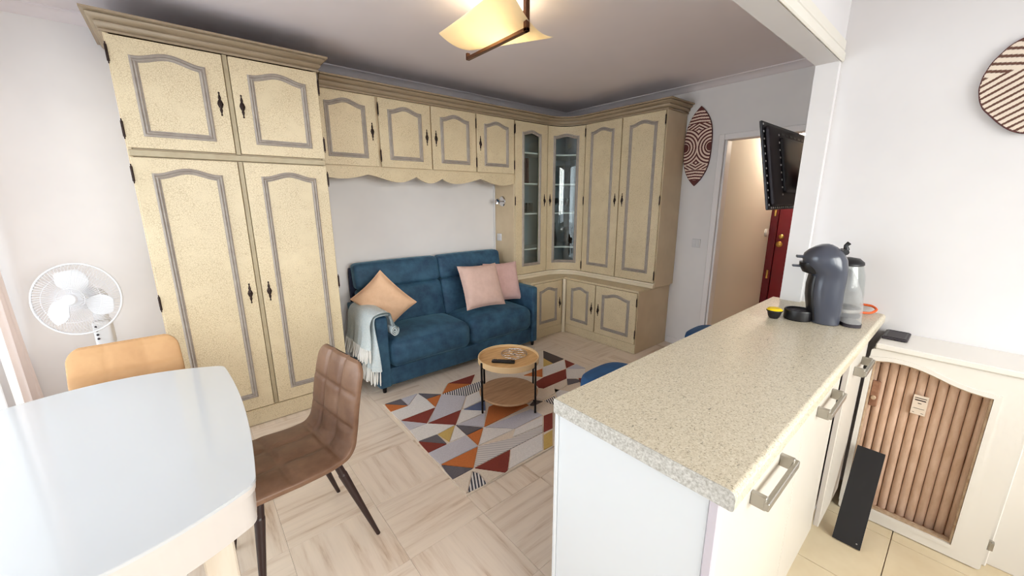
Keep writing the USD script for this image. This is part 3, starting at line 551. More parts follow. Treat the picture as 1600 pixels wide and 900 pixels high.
for x, y in ((SX0+0.045, 2.835), (SX1-0.04, 2.835), (SX0+0.045, 3.42), (SX1-0.04, 3.42)):
    obj('leg', cyl((x, y, 0.0), (x, y, 0.05), 0.014, 0.02, 14), 'black_metal', s)

def pillow(name, label, ctr, size, material, right, up, thick=0.07, seed=0):
    """Scatter cushion: right, up = its two edges' directions."""
    r, u = np.array(right, float), np.array(up, float); r /= np.linalg.norm(r); u -= r*(u@r); u /= np.linalg.norm(u); n = np.cross(r, u); c = np.array(ctr, float)
    def side(sg):
        def f(U, V):
            a, b = 2*U-1, 2*V-1; pin = 1-0.07*(1-a*a)**1.0*np.abs(b)**3; pin2 = 1-0.07*(1-b*b)*np.abs(a)**3
            h = np.clip((1-a**4)*(1-b**4), 0, 1)**0.55*thick
            h = h*(1+0.08*(meshkit.fbm(np.stack([a*2+seed, b*2, a*0], -1), 3)-0.5)*2)
            X, Y = a*size[0]/2*pin2, b*size[1]/2*pin
            return c+X[..., None]*r+Y[..., None]*u+sg*h[..., None]*n
        m = grid(f, 34, 34); return m if sg > 0 else tm(m.vertices, m.faces[:, ::-1])
    t = thing(name, label, 'cushion', ctr); obj('cover', [side(1), side(-1)], material, t, True)
    e = np.linspace(-1, 1, 24); k = 1-0.07*(1-e*e); edge = [(e*size[0]/2, -np.ones(24)*size[1]/2*k), (np.ones(24)*size[0]/2*k, e*size[1]/2), (-e*size[0]/2, np.ones(24)*size[1]/2*k), (-np.ones(24)*size[0]/2*k, -e*size[1]/2)]
    pts = np.vstack([c+x[:-1, None]*r+y[:-1, None]*u for x, y in edge]); obj('seam', tube(pts, 0.003, 6, True), material, t, True); return t
pillow('scatter_cushion', 'peach cushion balanced on its corner by the left arm of the sofa', (1.20, 3.10, 0.682), (0.405, 0.345), 'peach', (0.62, -0.22, -0.70), (0.50, -0.30, 0.55), 0.065, 1)
pillow('scatter_cushion', 'larger dusty pink cushion in front at the right of the sofa', (2.14, 3.005, 0.690), (0.44, 0.43), 'pink', (0.99, -0.05, -0.02), (0.02, 0.42, 0.91), 0.07, 2)
pillow('scatter_cushion', 'rose pink cushion half hidden against the right sofa arm', (2.48, 3.105, 0.670), (0.38, 0.41), 'pink2', (0.95, -0.26, 0), (0.03, 0.40, 0.92), 0.06, 3)

# ---- throw with fringe
def sheet(path, ya, yb, sway, thick, n=40, mw=26):
    p = smooth_path(path, n)
    def f(U, V):
        i = U*(n-1); x = np.interp(i, np.arange(n), p[:, 0]); z = np.interp(i, np.arange(n), p[:, 1]); y = ya+(yb-ya)*V
        drop = np.clip((0.60-z)/0.45, 0, 1)*(x < 1.04)
        w = drop*(0.010*np.sin(V*19+sway)+0.006*np.sin(V*37+sway*2)); wrap = drop*0.05*np.clip((0.18-V)/0.18, 0, 1)**1.5
        return np.stack([x+w-drop*0.006+wrap, y+drop*0.025*np.sin(sway+z*6), z+0*V], -1)
    return f
tb = thing('throw_blanket', 'pale blue woven throw with white fringe over the left sofa arm', 'blanket', (1.0, 2.95, 0.5))
def layer(name, path, ya, yb, sway, th):
    f = sheet(path, ya, yb, sway, th); A = grid(f, 44, 40); B = tm(A.vertices+np.array([0.004, 0, 0.004]), A.faces[:, ::-1]); obj(name, [A, B], 'throw', tb, True); return f
outer = [(1.150, 0.50), (1.132, 0.55), (1.112, 0.655), (1.05, 0.668), (0.985, 0.652), (0.950, 0.58), (0.936, 0.46), (0.922, 0.385)]
inner = [(1.165, 0.50), (1.125, 0.600), (1.108, 0.644), (1.05, 0.650), (0.992, 0.640), (0.978, 0.56), (0.972, 0.36), (0.968, 0.205)]
fo = layer('upper_fold', outer, 2.785, 3.28, 0.4, 0.004); fi = layer('lower_fold', inner, 2.775, 3.06, 1.9, 0.004)
def roll(U, V):
    a = U*2.6*2*PI-0.6; r = 0.036-0.028*U
    return np.stack([1.144+r*np.cos(a), 2.782+0.33*V, 0.512-r*np.sin(a)*1.25], -1)
A = grid(roll, 70, 8); B = grid(lambda U, V: np.stack([1.144+(0.0315-0.028*U)*np.cos(U*5.2*PI-0.6), 2.782+0.33*V, 0.512-(0.0315-0.028*U)*np.sin(U*5.2*PI-0.6)*1.25], -1), 70, 8)
e_ = lambda j: np.arange(70)*8+j; n_ = len(A.vertices); q_ = [np.c_[e_(j)[:-1], e_(j)[1:], n_+e_(j)[1:], n_+e_(j)[:-1]] for j in (0, 7)]
q_ = np.vstack(q_); obj('roll', tm(np.vstack([A.vertices, B.vertices]), np.vstack([A.faces, B.faces[:, ::-1]+n_, q_[:, [0, 1, 2]], q_[:, [0, 2, 3]]])), 'throw', tb, 50)
def fringe(f, count, L, flare):
    out = []
    for k in range(count):
        v = (k+0.5)/count; p = f(np.array([1.0]), np.array([v]))[0]; dy = RNG.uniform(-0.014, 0.014); dx = -RNG.uniform(0.0, flare); l = L*RNG.uniform(0.85, 1.1)
        out.append(tube([p+(0.001, 0, 0.008), p+(dx*0.3, dy*0.3, -l*0.35), p+(dx*0.8, dy*0.8, -l*0.75), p+(dx, dy, -l)], [0.0035, 0.0065, 0.0068, 0.004], 6))
    return out
obj('fringe', fringe(fo, 40, 0.10, 0.030), 'fringe', tb, 50, label='white knotted fringe'); obj('fringe', fringe(fi, 26, 0.115, 0.020), 'fringe', tb, 50, label='white knotted fringe')

# ================================================================== RUG
RUG = {
 'grey':[[(0.959,2.635),(1.087,2.630),(1.089,2.498)],[(1.227,2.627),(1.363,2.490),(1.236,2.497)],[(1.218,2.054),(1.347,1.905),(1.210,1.903)],[(0.939,2.050),(1.070,2.036),(1.068,1.906)],[(0.935,1.762),(1.065,1.612),(0.917,1.612)],[(2.312,2.033),(2.374,1.981),(2.392,1.915),(2.231,1.950)]],
 'orange':[[(0.959,2.635),(1.089,2.498),(0.944,2.500)],[(1.236,2.497),(1.363,2.490),(1.229,2.345)],[(1.496,2.618),(1.640,2.484),(1.366,2.490)],[(1.210,1.903),(1.347,1.905),(1.204,1.765)],[(0.935,1.762),(1.201,1.761),(1.065,1.612)],[(1.347,1.905),(1.529,2.097),(1.760,2.100),(1.775,1.919)],[(2.075,2.323),(2.304,2.315),(2.184,2.192)]],
 'maroon':[[(0.955,2.346),(1.229,2.345),(1.080,2.196)],[(1.080,2.196),(1.356,2.193),(1.217,2.049)],[(0.939,2.050),(1.068,1.906),(0.928,1.904)],[(1.065,1.612),(1.335,1.608),(1.204,1.473),(1.178,1.468)],[(1.496,2.618),(1.770,2.614),(1.640,2.484)],[(2.051,2.159),(2.180,2.183),(2.458,2.171),(2.321,2.038),(2.045,2.037),(2.019,2.072)],[(2.605,2.324),(2.602,2.190),(2.465,2.178)],[(1.752,1.746),(1.840,1.738),(1.696,1.598),(1.611,1.603)]],
 'lilac':[[(1.087,2.630),(1.227,2.627),(1.089,2.498)],[(1.363,2.490),(1.497,2.339),(1.356,2.193),(1.084,2.192)],[(0.955,2.346),(1.080,2.196),(0.951,2.197)],[(0.928,1.904),(1.068,1.906),(1.210,1.903),(1.201,1.761),(0.935,1.762)],[(1.352,1.903),(1.751,1.872),(1.756,1.759),(1.498,1.757)],[(2.458,2.171),(2.609,2.184),(2.602,2.061)],[(1.217,2.049),(1.467,2.045),(1.355,1.906)]],
 'white':[[(1.089,2.498),(1.227,2.627),(1.236,2.497),(1.229,2.345),(0.955,2.346),(0.944,2.500)],[(0.951,2.197),(1.080,2.196),(1.218,2.054),(1.070,2.036),(0.939,2.050)],[(1.218,2.054),(1.210,1.903),(1.085,1.912)],[(1.497,2.339),(1.615,2.337),(1.579,2.205),(1.365,2.189)],[(1.356,2.193),(1.482,2.066),(1.470,2.048),(1.217,2.049)],[(1.347,1.905),(1.497,1.755),(1.204,1.765)],[(1.497,1.755),(1.750,1.748),(1.671,1.668),(1.418,1.694)],[(1.335,1.608),(1.606,1.602),(1.479,1.473),(1.207,1.476)],[(2.331,2.336),(2.596,2.316),(2.465,2.178),(2.182,2.186)],[(2.458,2.171),(2.592,2.056),(2.437,1.943),(2.319,2.040)]],
 'cream':[[(0.917,1.612),(1.065,1.612),(1.178,1.468),(0.918,1.465)],[(1.227,2.627),(1.496,2.618),(1.363,2.490)],[(1.739,1.859),(1.786,1.889),(1.897,1.891),(1.905,1.800),(1.828,1.726),(1.753,1.750)],[(2.045,2.037),(2.312,2.033),(2.231,1.950),(2.012,1.914),(1.914,1.904)],[(2.030,2.136),(2.012,2.064),(2.040,2.032),(1.914,1.904),(1.875,1.962)]],
 'yellow':[[(1.218,2.054),(1.085,1.912),(1.070,2.036)],[(2.476,2.483),(2.456,2.331),(2.331,2.336)],[(1.591,1.583),(1.685,1.588),(1.561,1.467),(1.479,1.470)]],
 'striped':[[(1.203,1.764),(1.416,1.691),(1.669,1.666),(1.609,1.605),(1.335,1.608),(1.066,1.614)]],
 'dark':[[(2.609,2.619),(2.611,2.335),(2.456,2.331),(2.476,2.483)],[(1.775,1.919),(1.858,1.953),(1.897,1.891),(1.793,1.889)]],
 'blue':[[(1.365,2.186),(1.575,2.200),(1.485,2.069)]],
 'zebra':[[(1.363,2.490),(1.781,2.472),(1.620,2.349),(1.497,2.339)],[(1.905,1.895),(2.031,1.895),(1.919,1.788)]],
}
r = thing('rug', 'patchwork rug of triangles in cream, grey, rust and maroon under the coffee table', 'rug', (1.78, 2.06, 0))
RO = [(0.955, 2.662), (0.920, 1.468), (2.645, 1.455), (2.655, 2.635)]
obj('backing', prism(RO, 0.010, XY(0.0)), 'rug_cream', r)
rugpoly = Polygon(RO); STR = [(0.929, 1.476),(1.043, 1.595),(1.064, 1.556),(1.049, 1.464)]; RUG['zebra'].append(STR)
for k, polys in RUG.items():
    for pp in polys:
        q = Polygon(pp).buffer(0).intersection(rugpoly)
        if pp is RUG['cream'][0]: q = q.difference(Polygon(STR))
        q = q.buffer(-0.0028, join_style=2)
        for q1 in getattr(q, 'geoms', [q]):
            if q1.is_empty or q1.area < 2e-4: continue
            top = q1.buffer(-0.002, join_style=2)
            obj('patch', prism(q1, 0.0055, XY(0.009)), 'rug_'+k, r)
# the part of the rug that table and counter hide: the same kind of patches
for k, pp in (('lilac', [(1.75, 1.52), (2.1, 1.50), (1.95, 1.80)]), ('orange', [(2.12, 1.50), (2.4, 1.49), (2.2, 1.78)]), ('grey', [(2.42, 1.5), (2.62, 1.49), (2.60, 1.75)]), ('maroon', [(2.25, 1.80), (2.58, 1.80), (2.40, 1.98)]), ('white', [(1.98, 1.82), (2.2, 1.8), (2.1, 1.98)])):
    obj('patch', prism(Polygon(pp).buffer(-0.003, join_style=2), 0.0055, XY(0.009)), 'rug_'+k, r)

# ================================================================== COFFEE TABLE
CT = (1.67, 2.03)
t = thing('coffee_table', 'round two-tier oak tray table with black legs on the rug', 'coffee table', (CT[0], CT[1], 0.0145))
RT, ZT = 0.222, 0.385
obj('tray_bottom', lathe([(0, ZT-0.012), (RT-0.008, ZT-0.012), (RT-0.008, ZT), (0, ZT)], (*CT, 0), 64), 'oak', t, 30)
obj('tray_rim', lathe([(RT-0.008, ZT-0.022), (RT-0.002, ZT-0.024), (RT, ZT-0.020), (RT, ZT+0.016), (RT-0.003, ZT+0.019), (RT-0.008, ZT+0.016), (RT-0.008, ZT-0.022)], (*CT, 0), 64), 'oak_rim', t, 30)
obj('lower_shelf', lathe([(0, 0.112), (0.212, 0.112), (0.216, 0.116), (0.216, 0.124), (0.213, 0.128), (0, 0.128)], (*CT, 0), 64), 'oak_shelf', t, 30)
for a in (174, 287, 354, 107):
    ca, sa = math.cos(math.radians(a)), math.sin(math.radians(a)); x, y = CT[0]+0.226*ca, CT[1]+0.226*sa
    if a in (299, 157): pass
    obj('leg', [cyl((x, y, 0.0146), (x, y, ZT+0.012), 0.0075, n=12), cyl((x-0.016*ca, y-0.016*sa, 0.106), (x, y, 0.106), 0.005, n=8), cyl((x-0.016*ca, y-0.016*sa, ZT-0.028), (x, y, ZT-0.028), 0.005, n=8)], 'black_metal', t)
rc = thing('remote_control', 'long black remote control on the coffee table', 'remote control', (1.585, 1.985, ZT), rz=-47, world=False)
obj('case', softbox(-0.082, 0.082, -0.019, 0.019, 0.0006, 0.018, 0.007, n=8), 'black_plastic', rc, 60)
for i in range(9):
    for j in (-1, 0, 1): obj('button', cyl((-0.062+i*0.0145, j*0.0105, 0.017), (-0.062+i*0.0145, j*0.0105, 0.0195), 0.0036, n=8), 'tv_back', rc)
tr = thing('wire_trivet', 'round chrome wire trivet on the coffee table', 'trivet', (1.735, 2.045, ZT), world=False)
for k in range(6):
    a = k*PI/3; c0 = np.array([0.05*math.cos(a), 0.05*math.sin(a), 0.005]); th = np.linspace(0, 2*PI, 24, endpoint=False)
    obj('ring', tube(np.c_[c0[0]+0.044*np.cos(th), c0[1]+0.044*np.sin(th), np.full(24, 0.0035+0.003*(k % 2))], 0.0022, 6, True), 'chrome', tr, 60)
th = np.linspace(0, 2*PI, 48, endpoint=False); obj('outer_ring', tube(np.c_[0.096*np.cos(th), 0.096*np.sin(th), np.full(48, 0.010)], 0.0024, 6, True), 'chrome', tr, 60)

# ================================================================== CHAIRS
def shell_chair(name, label, material, leg, loc, rz, tuft=1.0):
    """Tufted dining chair; local +x is where the sitter faces."""
    P = smooth_path([(0.285, 0.415), (0.278, 0.444), (0.235, 0.460), (0.08, 0.456), (-0.05, 0.448), (-0.118, 0.456), (-0.155, 0.490), (-0.172, 0.55), (-0.192, 0.66), (-0.216, 0.76), (-0.240, 0.842)], 110)
    L = np.r_[0, np.cumsum(np.linalg.norm(np.diff(P, axis=0), axis=1))]; L /= L[-1]; T = np.gradient(P, axis=0); T /= np.linalg.norm(T, axis=1, keepdims=True); Nn = np.c_[-T[:, 1], T[:, 0]]*-1
    Nn = np.c_[T[:, 1], -T[:, 0]]                        # towards the sitter: up on the seat, forward on the back
    def f(U, V):
        s = 0.002+0.996*(0.5-0.5*np.cos(PI*U)); px, pz = np.interp(s, L, P[:, 0]), np.interp(s, L, P[:, 1]); nx, nz = np.interp(s, L, Nn[:, 0]), np.interp(s, L, Nn[:, 1])
        hw = np.interp(s, [0, 0.3, 0.5, 0.62, 0.8, 1.0], [0.205, 0.222, 0.212, 0.205, 0.204, 0.196]); r = 0.075
        e0, e1 = np.clip(1-s/r, 0, 1), np.clip(1-(1-s)/0.085, 0, 1); hw = hw-0.055*(1-np.sqrt(1-e0**2))-0.060*(1-np.sqrt(1-e1**2))
        th = np.interp(s, [0, 0.015, 0.05, 0.95, 0.985, 1.0], [0.0006, 0.018, 0.026, 0.022, 0.016, 0.0006])
        a = V*2*PI; e = 3.6; cx, cn = np.sign(np.cos(a))*np.abs(np.cos(a))**(2/e), np.sign(np.sin(a))*np.abs(np.sin(a))**(2/e)
        y = hw*cx; front = (cn > 0)
        gl = np.minimum.reduce([np.abs(y-0.068), np.abs(y+0.068)])/0.010; rows = np.array([0.27, 0.495, 0.665, 0.83]); gs = np.min(np.abs(s[..., None]-rows), -1)/0.014
        dep = 0.0085*tuft*np.maximum(np.exp(-gl**2), np.exp(-gs**2))*front*np.clip(1.5*(1-np.abs(cx)**6), 0, 1)
        bul = 0.0035*tuft*front*np.abs(np.cos(PI*(y/0.136)))*np.clip(1-np.abs(cx)**4, 0, 1)
        nn = th*cn-dep+bul*0.6
        return np.stack([px-nx*-nn*1.0 if False else px+nx*-nn*-1.0, y, pz+nz*nn], -1)
    t = thing(name, label, 'chair', loc, rz, world=False)
    m = grid(f, 150, 132, cv=True); trimesh.repair.fix_normals(m)
    if m.volume < 0: m.invert()
    obj('upholstered_shell', m, material, t, True)
    obj('seat_frame', [cbox(-0.13, 0.16, -0.15, 0.15, 0.405, 0.430, 0.004)], leg, t)
    for sx, sy in ((1, 1), (1, -1), (-1, 1), (-1, -1)):
        a, b = np.array([0.185 if sx > 0 else -0.10, 0.15*sy, 0.425]), np.array([0.235 if sx > 0 else -0.232, 0.20*sy, 0.0])
        k = lambda q: a+(b-a)*q
        obj('leg', [cyl(k(0), k(0.14), 0.016, 0.0165, 16), cyl(k(0.14), k(0.155), 0.0165, 0.0185, 16), cyl(k(0.155), k(1), 0.0185, 0.009, 16)], leg, t)
    return t
shell_chair('dining_chair', 'brown suede tufted dining chair at the right side of the white table', 'leather', 'brown_leg', (0.225, 1.707, 0), 180+8.6)
shell_chair('dining_chair', 'tan suede tufted dining chair at the far end of the white table', 'tan', 'brown_leg', (-0.305, 2.345, 0), -90, 0.35)
# velvet counter stools: only their seats show over the worktop
bc = thing('bar_stool', 'blue velvet stool seat peeping over the worktop, the one nearer the viewer', 'stool', (1.468, 0.935, 0), 0, world=False)
a_ = np.linspace(0, 2*PI, 48, endpoint=False); sq = lambda q, r: np.sign(q)*np.abs(q)**(2/3.2)*r
def pad(U, V):
    t = np.interp(U, np.linspace(0, 1, 9), [0.0, 0.80, 0.95, 1.0, 1.0, 0.975, 0.90, 0.70, 0.0]); z = np.interp(U, np.linspace(0, 1, 9), [0.610, 0.610, 0.614, 0.630, 0.662, 0.680, 0.692, 0.700, 0.706])
    a = V*2*PI; return np.stack([sq(np.cos(a), 0.172)*t, sq(np.sin(a), 0.180)*t, z], -1)
m = grid(pad, 33, 56, cv=True); trimesh.repair.fix_normals(m); obj('seat', m, 'blue_chair', bc, 60)
obj('seat_frame', cbox(-0.12, 0.12, -0.12, 0.12, 0.592, 0.612, 0.004), 'black_metal', bc)
for sx, sy in ((1, 1), (1, -1), (-1, 1), (-1, -1)): obj('leg', cyl((0.11*sx, 0.11*sy, 0.605), (0.17*sx, 0.17*sy, 0), 0.012, 0.010, 14), 'black_metal', bc)
c_ = 0.154; obj('footrest', tube([(c_, c_, 0.17), (-c_, c_, 0.17), (-c_, -c_, 0.17), (c_, -c_, 0.17)], 0.008, 8, True), 'black_metal', bc)
copy_of(bc, (2.434, 0.905, 0), 0, 'blue velvet stool seat peeping over the worktop, the one farther off near the partition', 'stool')

# ================================================================== DINING TABLE
def table_outline(x0, x1, y0, y1, bow, side, rr=0.055):
    n = 24; q = []
    xc, yc = (x0+x1)/2, (y0+y1)/2
    for s in np.linspace(-1, 1, n): q.append((x1-side*s*s, yc+(y1-y0)/2*s))
    for s in np.linspace(1, -1, n): q.append((xc+(x1-side-xc)*s, y1+bow*(1-s*s)))
    for s in np.linspace(1, -1, n): q.append((x0+side*s*s, yc+(y1-y0)/2*s))
    for s in np.linspace(-1, 1, n): q.append((xc+(x1-side-xc)*s, y0-bow*(1-s*s)))
    return Polygon(q).buffer(-rr).buffer(rr, quad_segs=10)
TO = table_outline(-0.735, 0.076, 1.150, 2.155, 0.118, 0.026)
t = thing('dining_table', 'white gloss lacquered dining table with bowed ends in front of the wardrobe', 'table', (-0.33, 1.65, 0))
obj('glass_top', [prism(TO, 0.008, XY(0.743)), prism(TO.buffer(-0.001), 0.0015, XY(0.7510))], 'lacquer', t, 30)
obj('top_edge', prism(TO.buffer(-0.003), 0.019, XY(0.7235)), 'lacquer_side', t, 30)
ap = TO.buffer(-0.012)
ring_ = ap.difference(ap.buffer(-0.02))
for nm, clip in (('end_apron', sbox(-2, 0.5, 0.5, 1.198)), ('side_apron', sbox(-0.2, 1.204, 0.5, 2.10)), ('end_apron', sbox(-2, 2.106, 0.5, 3)), ('side_apron', sbox(-2, 1.204, -0.5, 2.10))):
    q = ring_.intersection(clip)
    for q1 in getattr(q, 'geoms', [q]):
        if q1.area > 1e-4: obj(nm, prism(q1, 0.098, XY(0.625)), 'lacquer_side', t, 30)
for x, y in ((-0.055, 1.205), (-0.60, 1.205), (-0.055, 2.10), (-0.60, 2.10)):
    obj('leg', [cbox(x-0.035, x+0.035, y-0.035, y+0.035, 0.0, 0.7235, 0.004)], 'beech', t)
obj('leg_board', [cbox(-0.60, -0.13, 1.225, 1.245, 0.05, 0.62, 0.003)], 'lacquer_side', t)

# ================================================================== FAN
FC = np.array([-0.50, 3.085, 0.985]); FD = np.array([-0.36, -0.90, 0.16]); FD /= np.linalg.norm(FD); fa, fb, _ = basis(FD)
f = thing('pedestal_fan', 'white pedestal fan with wire guard in the corner beside the wardrobe', 'fan', (-0.42, 3.25, 0))
def fp(r, a, d): return FC+FD*d+r*(np.cos(a)[..., None]*fa+np.sin(a)[..., None]*fb)
th = np.linspace(0, 2*PI, 60, endpoint=False); RG = 0.192
def dish(depth, sgn):
    out = []
    for k in range(72):
        s = np.linspace(0.03, RG, 9); d = sgn*depth*np.sqrt(np.clip(1-(s/RG)**3, 0, 1)); a = np.full(9, k*2*PI/72+0)+0.25*s/RG
        out.append(tube(FC+FD*d[:, None]+s[:, None]*(np.cos(a)[:, None]*fa+np.sin(a)[:, None]*fb), 0.0009, 4))
    for s in (0.06, 0.125): out.append(tube(fp(s, th, sgn*depth*math.sqrt(1-(s/RG)**3)), 0.0012, 4, True))
    return out
obj('front_guard', dish(0.050, 1), 'fan_wire', f, 60); obj('rear_guard', dish(0.055, -1), 'fan_wire', f, 60)
obj('guard_rim', tube(fp(RG, th, 0.0), 0.0055, 8, True), 'white_plastic', f, 60)
obj('badge', lathe([(0, 0.062), (0.026, 0.060), (0.031, 0.054), (0.031, 0.046), (0, 0.044)], FC, 24, FD), 'white_plastic', f, 40)
for k in range(3):
    a0 = k*2*PI/3+0.5
    def blade(U, V):
        rr = 0.035+0.125*U; wd = 0.35+0.75*np.sin(PI*np.clip(U*0.82+0.10, 0, 1)); a = a0+(V-0.5)*wd*1.25*(1-0.25*U)+0.25*U; d = 0.020*(V-0.5)*2*(1-0.2*U)
        return FC+FD*d[..., None]+rr[..., None]*(np.cos(a)[..., None]*fa+np.sin(a)[..., None]*fb)
    A = grid(blade, 18, 14); obj('blade', [A, tm(A.vertices-FD*0.003, A.faces[:, ::-1])], 'white_plastic', f, True)
obj('hub', lathe([(0, 0.036), (0.022, 0.032), (0.036, 0.018), (0.038, -0.02), (0, -0.022)], FC, 28, FD), 'white_plastic', f, 40)
obj('motor_housing', lathe([(0, -0.06), (0.05, -0.06), (0.062, -0.075), (0.060, -0.13), (0.045, -0.165), (0, -0.175)], FC, 28, FD), 'white_plastic', f, 40)
NK = FC-FD*0.125; bx, by = NK[0]+0.01, NK[1]+0.0
obj('neck', [cyl((bx, by, 0.80), (bx, by, NK[2]-0.03), 0.030, 0.034, 20)], 'white_plastic', f)
cb = obj('control_box', softbox(bx-0.040, bx+0.040, by-0.060, by+0.035, 0.675, 0.835, 0.018, n=10), 'white_plastic', f, 60)
for k in range(4): obj('button', cyl((bx-0.022, by-0.058, 0.805-k*0.024), (bx-0.022, by-0.064, 0.805-k*0.024), 0.006, n=10), 'tv_back', cb)
obj('pole', [cyl((bx, by, 0.03), (bx, by, 0.68), 0.012, n=16), cyl((bx, by, 0.03), (bx, by, 0.36), 0.016, n=16)], 'white_plastic', f)
obj('base', lathe([(0, 0.0), (0.165, 0.0), (0.17, 0.008), (0.15, 0.022), (0.05, 0.036), (0.03, 0.06), (0, 0.06)], (bx, by, 0), 40), 'white_plastic', f, 40)

# ================================================================== CURTAINS
def drape(y0, y1, x, amp, waves, z0=0.02, z1=2.36, seed=0.0, flare=0.0):
    def fn(U, V):
        y = y0+(y1-y0)*U; z = z0+(z1-z0)*V; fl_ = flare*(1-V)**3*U
        return np.stack([x+amp*np.sin(U*waves*2*PI+seed)*(0.7+0.3*(1-V))+0.4*amp*np.sin(U*waves*4.3*PI+seed*2)+0*z, y+fl_+0.012*np.sin(V*7+U*9), z], -1)
    return grid(fn, 120, 24)
ct = thing('sheer_curtain', 'white sheer curtain gathered left of the pedestal fan', 'curtain', (-0.84, 2.7, 0), world=True)
obj('fabric', drape(2.25, 3.07, -0.835, 0.022, 9), 'sheer', ct, True)
ct = thing('blush_curtain', 'blush pink curtain edge hanging at the left beside the white wall', 'curtain', (-0.84, 3.3, 0), world=True)
obj('fabric', drape(3.12, 3.40, -0.815, 0.020, 2.5, seed=1.0, flare=0.16), 'drape', ct, True)
rod = thing('curtain_rod', 'white curtain rod above the window at the left', 'curtain rod', (-0.83, 1.95, 2.4))
obj('rail', cyl((-0.83, 0.55, 2.375), (-0.83, 3.45, 2.375), 0.012, n=14), 'white_plastic', rod)
for y in (0.6, 2.0, 3.42): obj('bracket', cbox(XL, -0.83, y-0.01, y+0.01, 2.368, 2.382, 0.002), 'white_plastic', rod)

# ================================================================== BREAKFAST COUNTER
X0, X1, Y0, Y1, ZK = 0.735, KX, 0.21, 0.692, 0.95
k = thing('breakfast_counter', 'white breakfast counter unit with steel bar handles between kitchen and living room', 'counter', (1.6, 0.45, 0))
obj('end_panel', cbox(X0+0.016, X0+0.034, Y0+0.05, Y1-0.008, 0.0, ZK-0.045, 0.0015), 'white_unit', k)
obj('edge_strip', cbox(X0+0.012, X0+0.038, Y0+0.030, Y0+0.0495, 0.0, ZK-0.045, 0.002), 'panel_edge', k)
obj('corner_strip', cbox(X0+0.010, X0+0.0345, Y1-0.0078, Y1+0.004, 0.0, ZK-0.045, 0.002), 'white_unit', k)
obj('back_panel', cbox(X0+0.035, X1-0.002, Y1-0.024, Y1-0.008, 0.0, ZK-0.045, 0.0015), 'white_unit', k)
obj('carcass', [cbox(X0+0.039, X1-0.272, Y0+0.055, Y1-0.025, 0.10, ZK-0.046, 0.001)], 'panel_edge', k)
obj('plinth', cbox(X0+0.039, X1-0.272, Y0+0.07, Y0+0.085, 0.0, 0.098, 0.001), 'white_unit', k)
def bar_handle(u0, u1, z, y, parent):
    obj('handle', [cbox(u0, u0+0.014, y-0.034, y+0.0005, z-0.018, z+0.018, 0.002), cbox(u1-0.014, u1, y-0.034, y+0.0005, z-0.018, z+0.018, 0.002), cbox(u0-0.006, u1+0.006, y-0.042, y-0.030, z-0.011, z+0.011, 0.002)], 'steel', parent, label='brushed steel bar handle')
yf = Y0+0.033
for x0, x1, dy, h0, h1, z in ((0.778, 1.400, 0, 0.955, 1.185, 0.795), (1.404, 1.890, 0, 1.555, 1.765, 0.795), (1.925, 2.290, 0.018, 2.02, 2.20, 0.810)):
    dd = obj('door', cbox(x0, x1, yf-dy, yf-dy+0.019, 0.105, ZK-0.050, 0.002), 'unit_front', k); bar_handle(h0, h1, z, yf-dy, dd)
obj('filler', cbox(1.893, 1.922, yf+0.006, yf+0.022, 0.105, ZK-0.050, 0.001), 'panel_edge', k)
wt = thing('worktop', 'beige speckled granite-look worktop on the breakfast counter', 'worktop', (1.6, 0.45, ZK-0.045))
rr = [(Y0+0.006, ZK-0.044), (Y1-0.002, ZK-0.044), (Y1, ZK-0.042), (Y1, ZK-0.002), (Y1-0.002, ZK)]+[(Y0+0.014-0.014*math.sin(a), ZK-0.014+0.014*math.cos(a)) for a in np.linspace(0, PI/2, 7)]+[(Y0, ZK-0.038), (Y0+0.002, ZK-0.042)]
sl = prism(rr, X1-X0-0.004, frame((X0+0.0025, 0, 0), (0, 1, 0), (0, 0, 1), (1, 0, 0))); obj('slab', sl, 'granite', wt, 30)
obj('edge_band', prism(rr, 0.0024, frame((X0, 0, 0), (0, 1, 0), (0, 0, 1), (1, 0, 0))), 'granite_edge', wt, False, label='paler speckled end edge')

# ---- coffee machine
cm = thing('coffee_machine', 'anthracite penguin-shaped capsule coffee machine on the worktop', 'coffee machine', (2.2, 0.355, ZK), math.degrees(math.atan2(0.91, -0.41)), world=False)
bz = [(0.0006, -0.026, 0.076, 0.066), (0.004, -0.027, 0.079, 0.068), (0.05, -0.027, 0.090, 0.070), (0.10, -0.026, 0.101, 0.071), (0.15, -0.025, 0.106, 0.070), (0.19, -0.026, 0.104, 0.068), (0.22, -0.026, 0.102, 0.068), (0.24, -0.025, 0.113, 0.071),
      (0.262, -0.023, 0.135, 0.074), (0.29, -0.017, 0.143, 0.074), (0.312, -0.006, 0.138, 0.070), (0.33, 0.008, 0.122, 0.060), (0.345, 0.026, 0.100, 0.044), (0.354, 0.042, 0.082, 0.024), (0.357, 0.055, 0.068, 0.006)]
obj('body', loft(bz), 'anthracite', cm, 60)
obj('front_panel', loft([(0.012, 0.030, 0.084, 0.048), (0.06, 0.040, 0.098, 0.050), (0.12, 0.050, 0.110, 0.050), (0.17, 0.050, 0.113, 0.048), (0.215, 0.05, 0.109, 0.044)], e=3), 'black_plastic', cm, 60)
obj('capsule_holder', loft([(0.222, 0.07, 0.118, 0.036), (0.228, 0.06, 0.136, 0.046), (0.255, 0.05, 0.150, 0.052), (0.272, 0.05, 0.152, 0.050)], e=2.6), 'black_plastic', cm, 60)
obj('holder_tab', [softbox(0.130, 0.178, -0.012, 0.012, 0.248, 0.258, 0.004, n=6), softbox(0.130, 0.168, -0.014, 0.014, 0.290, 0.302, 0.004, n=6)], 'anthracite', cm, 60)
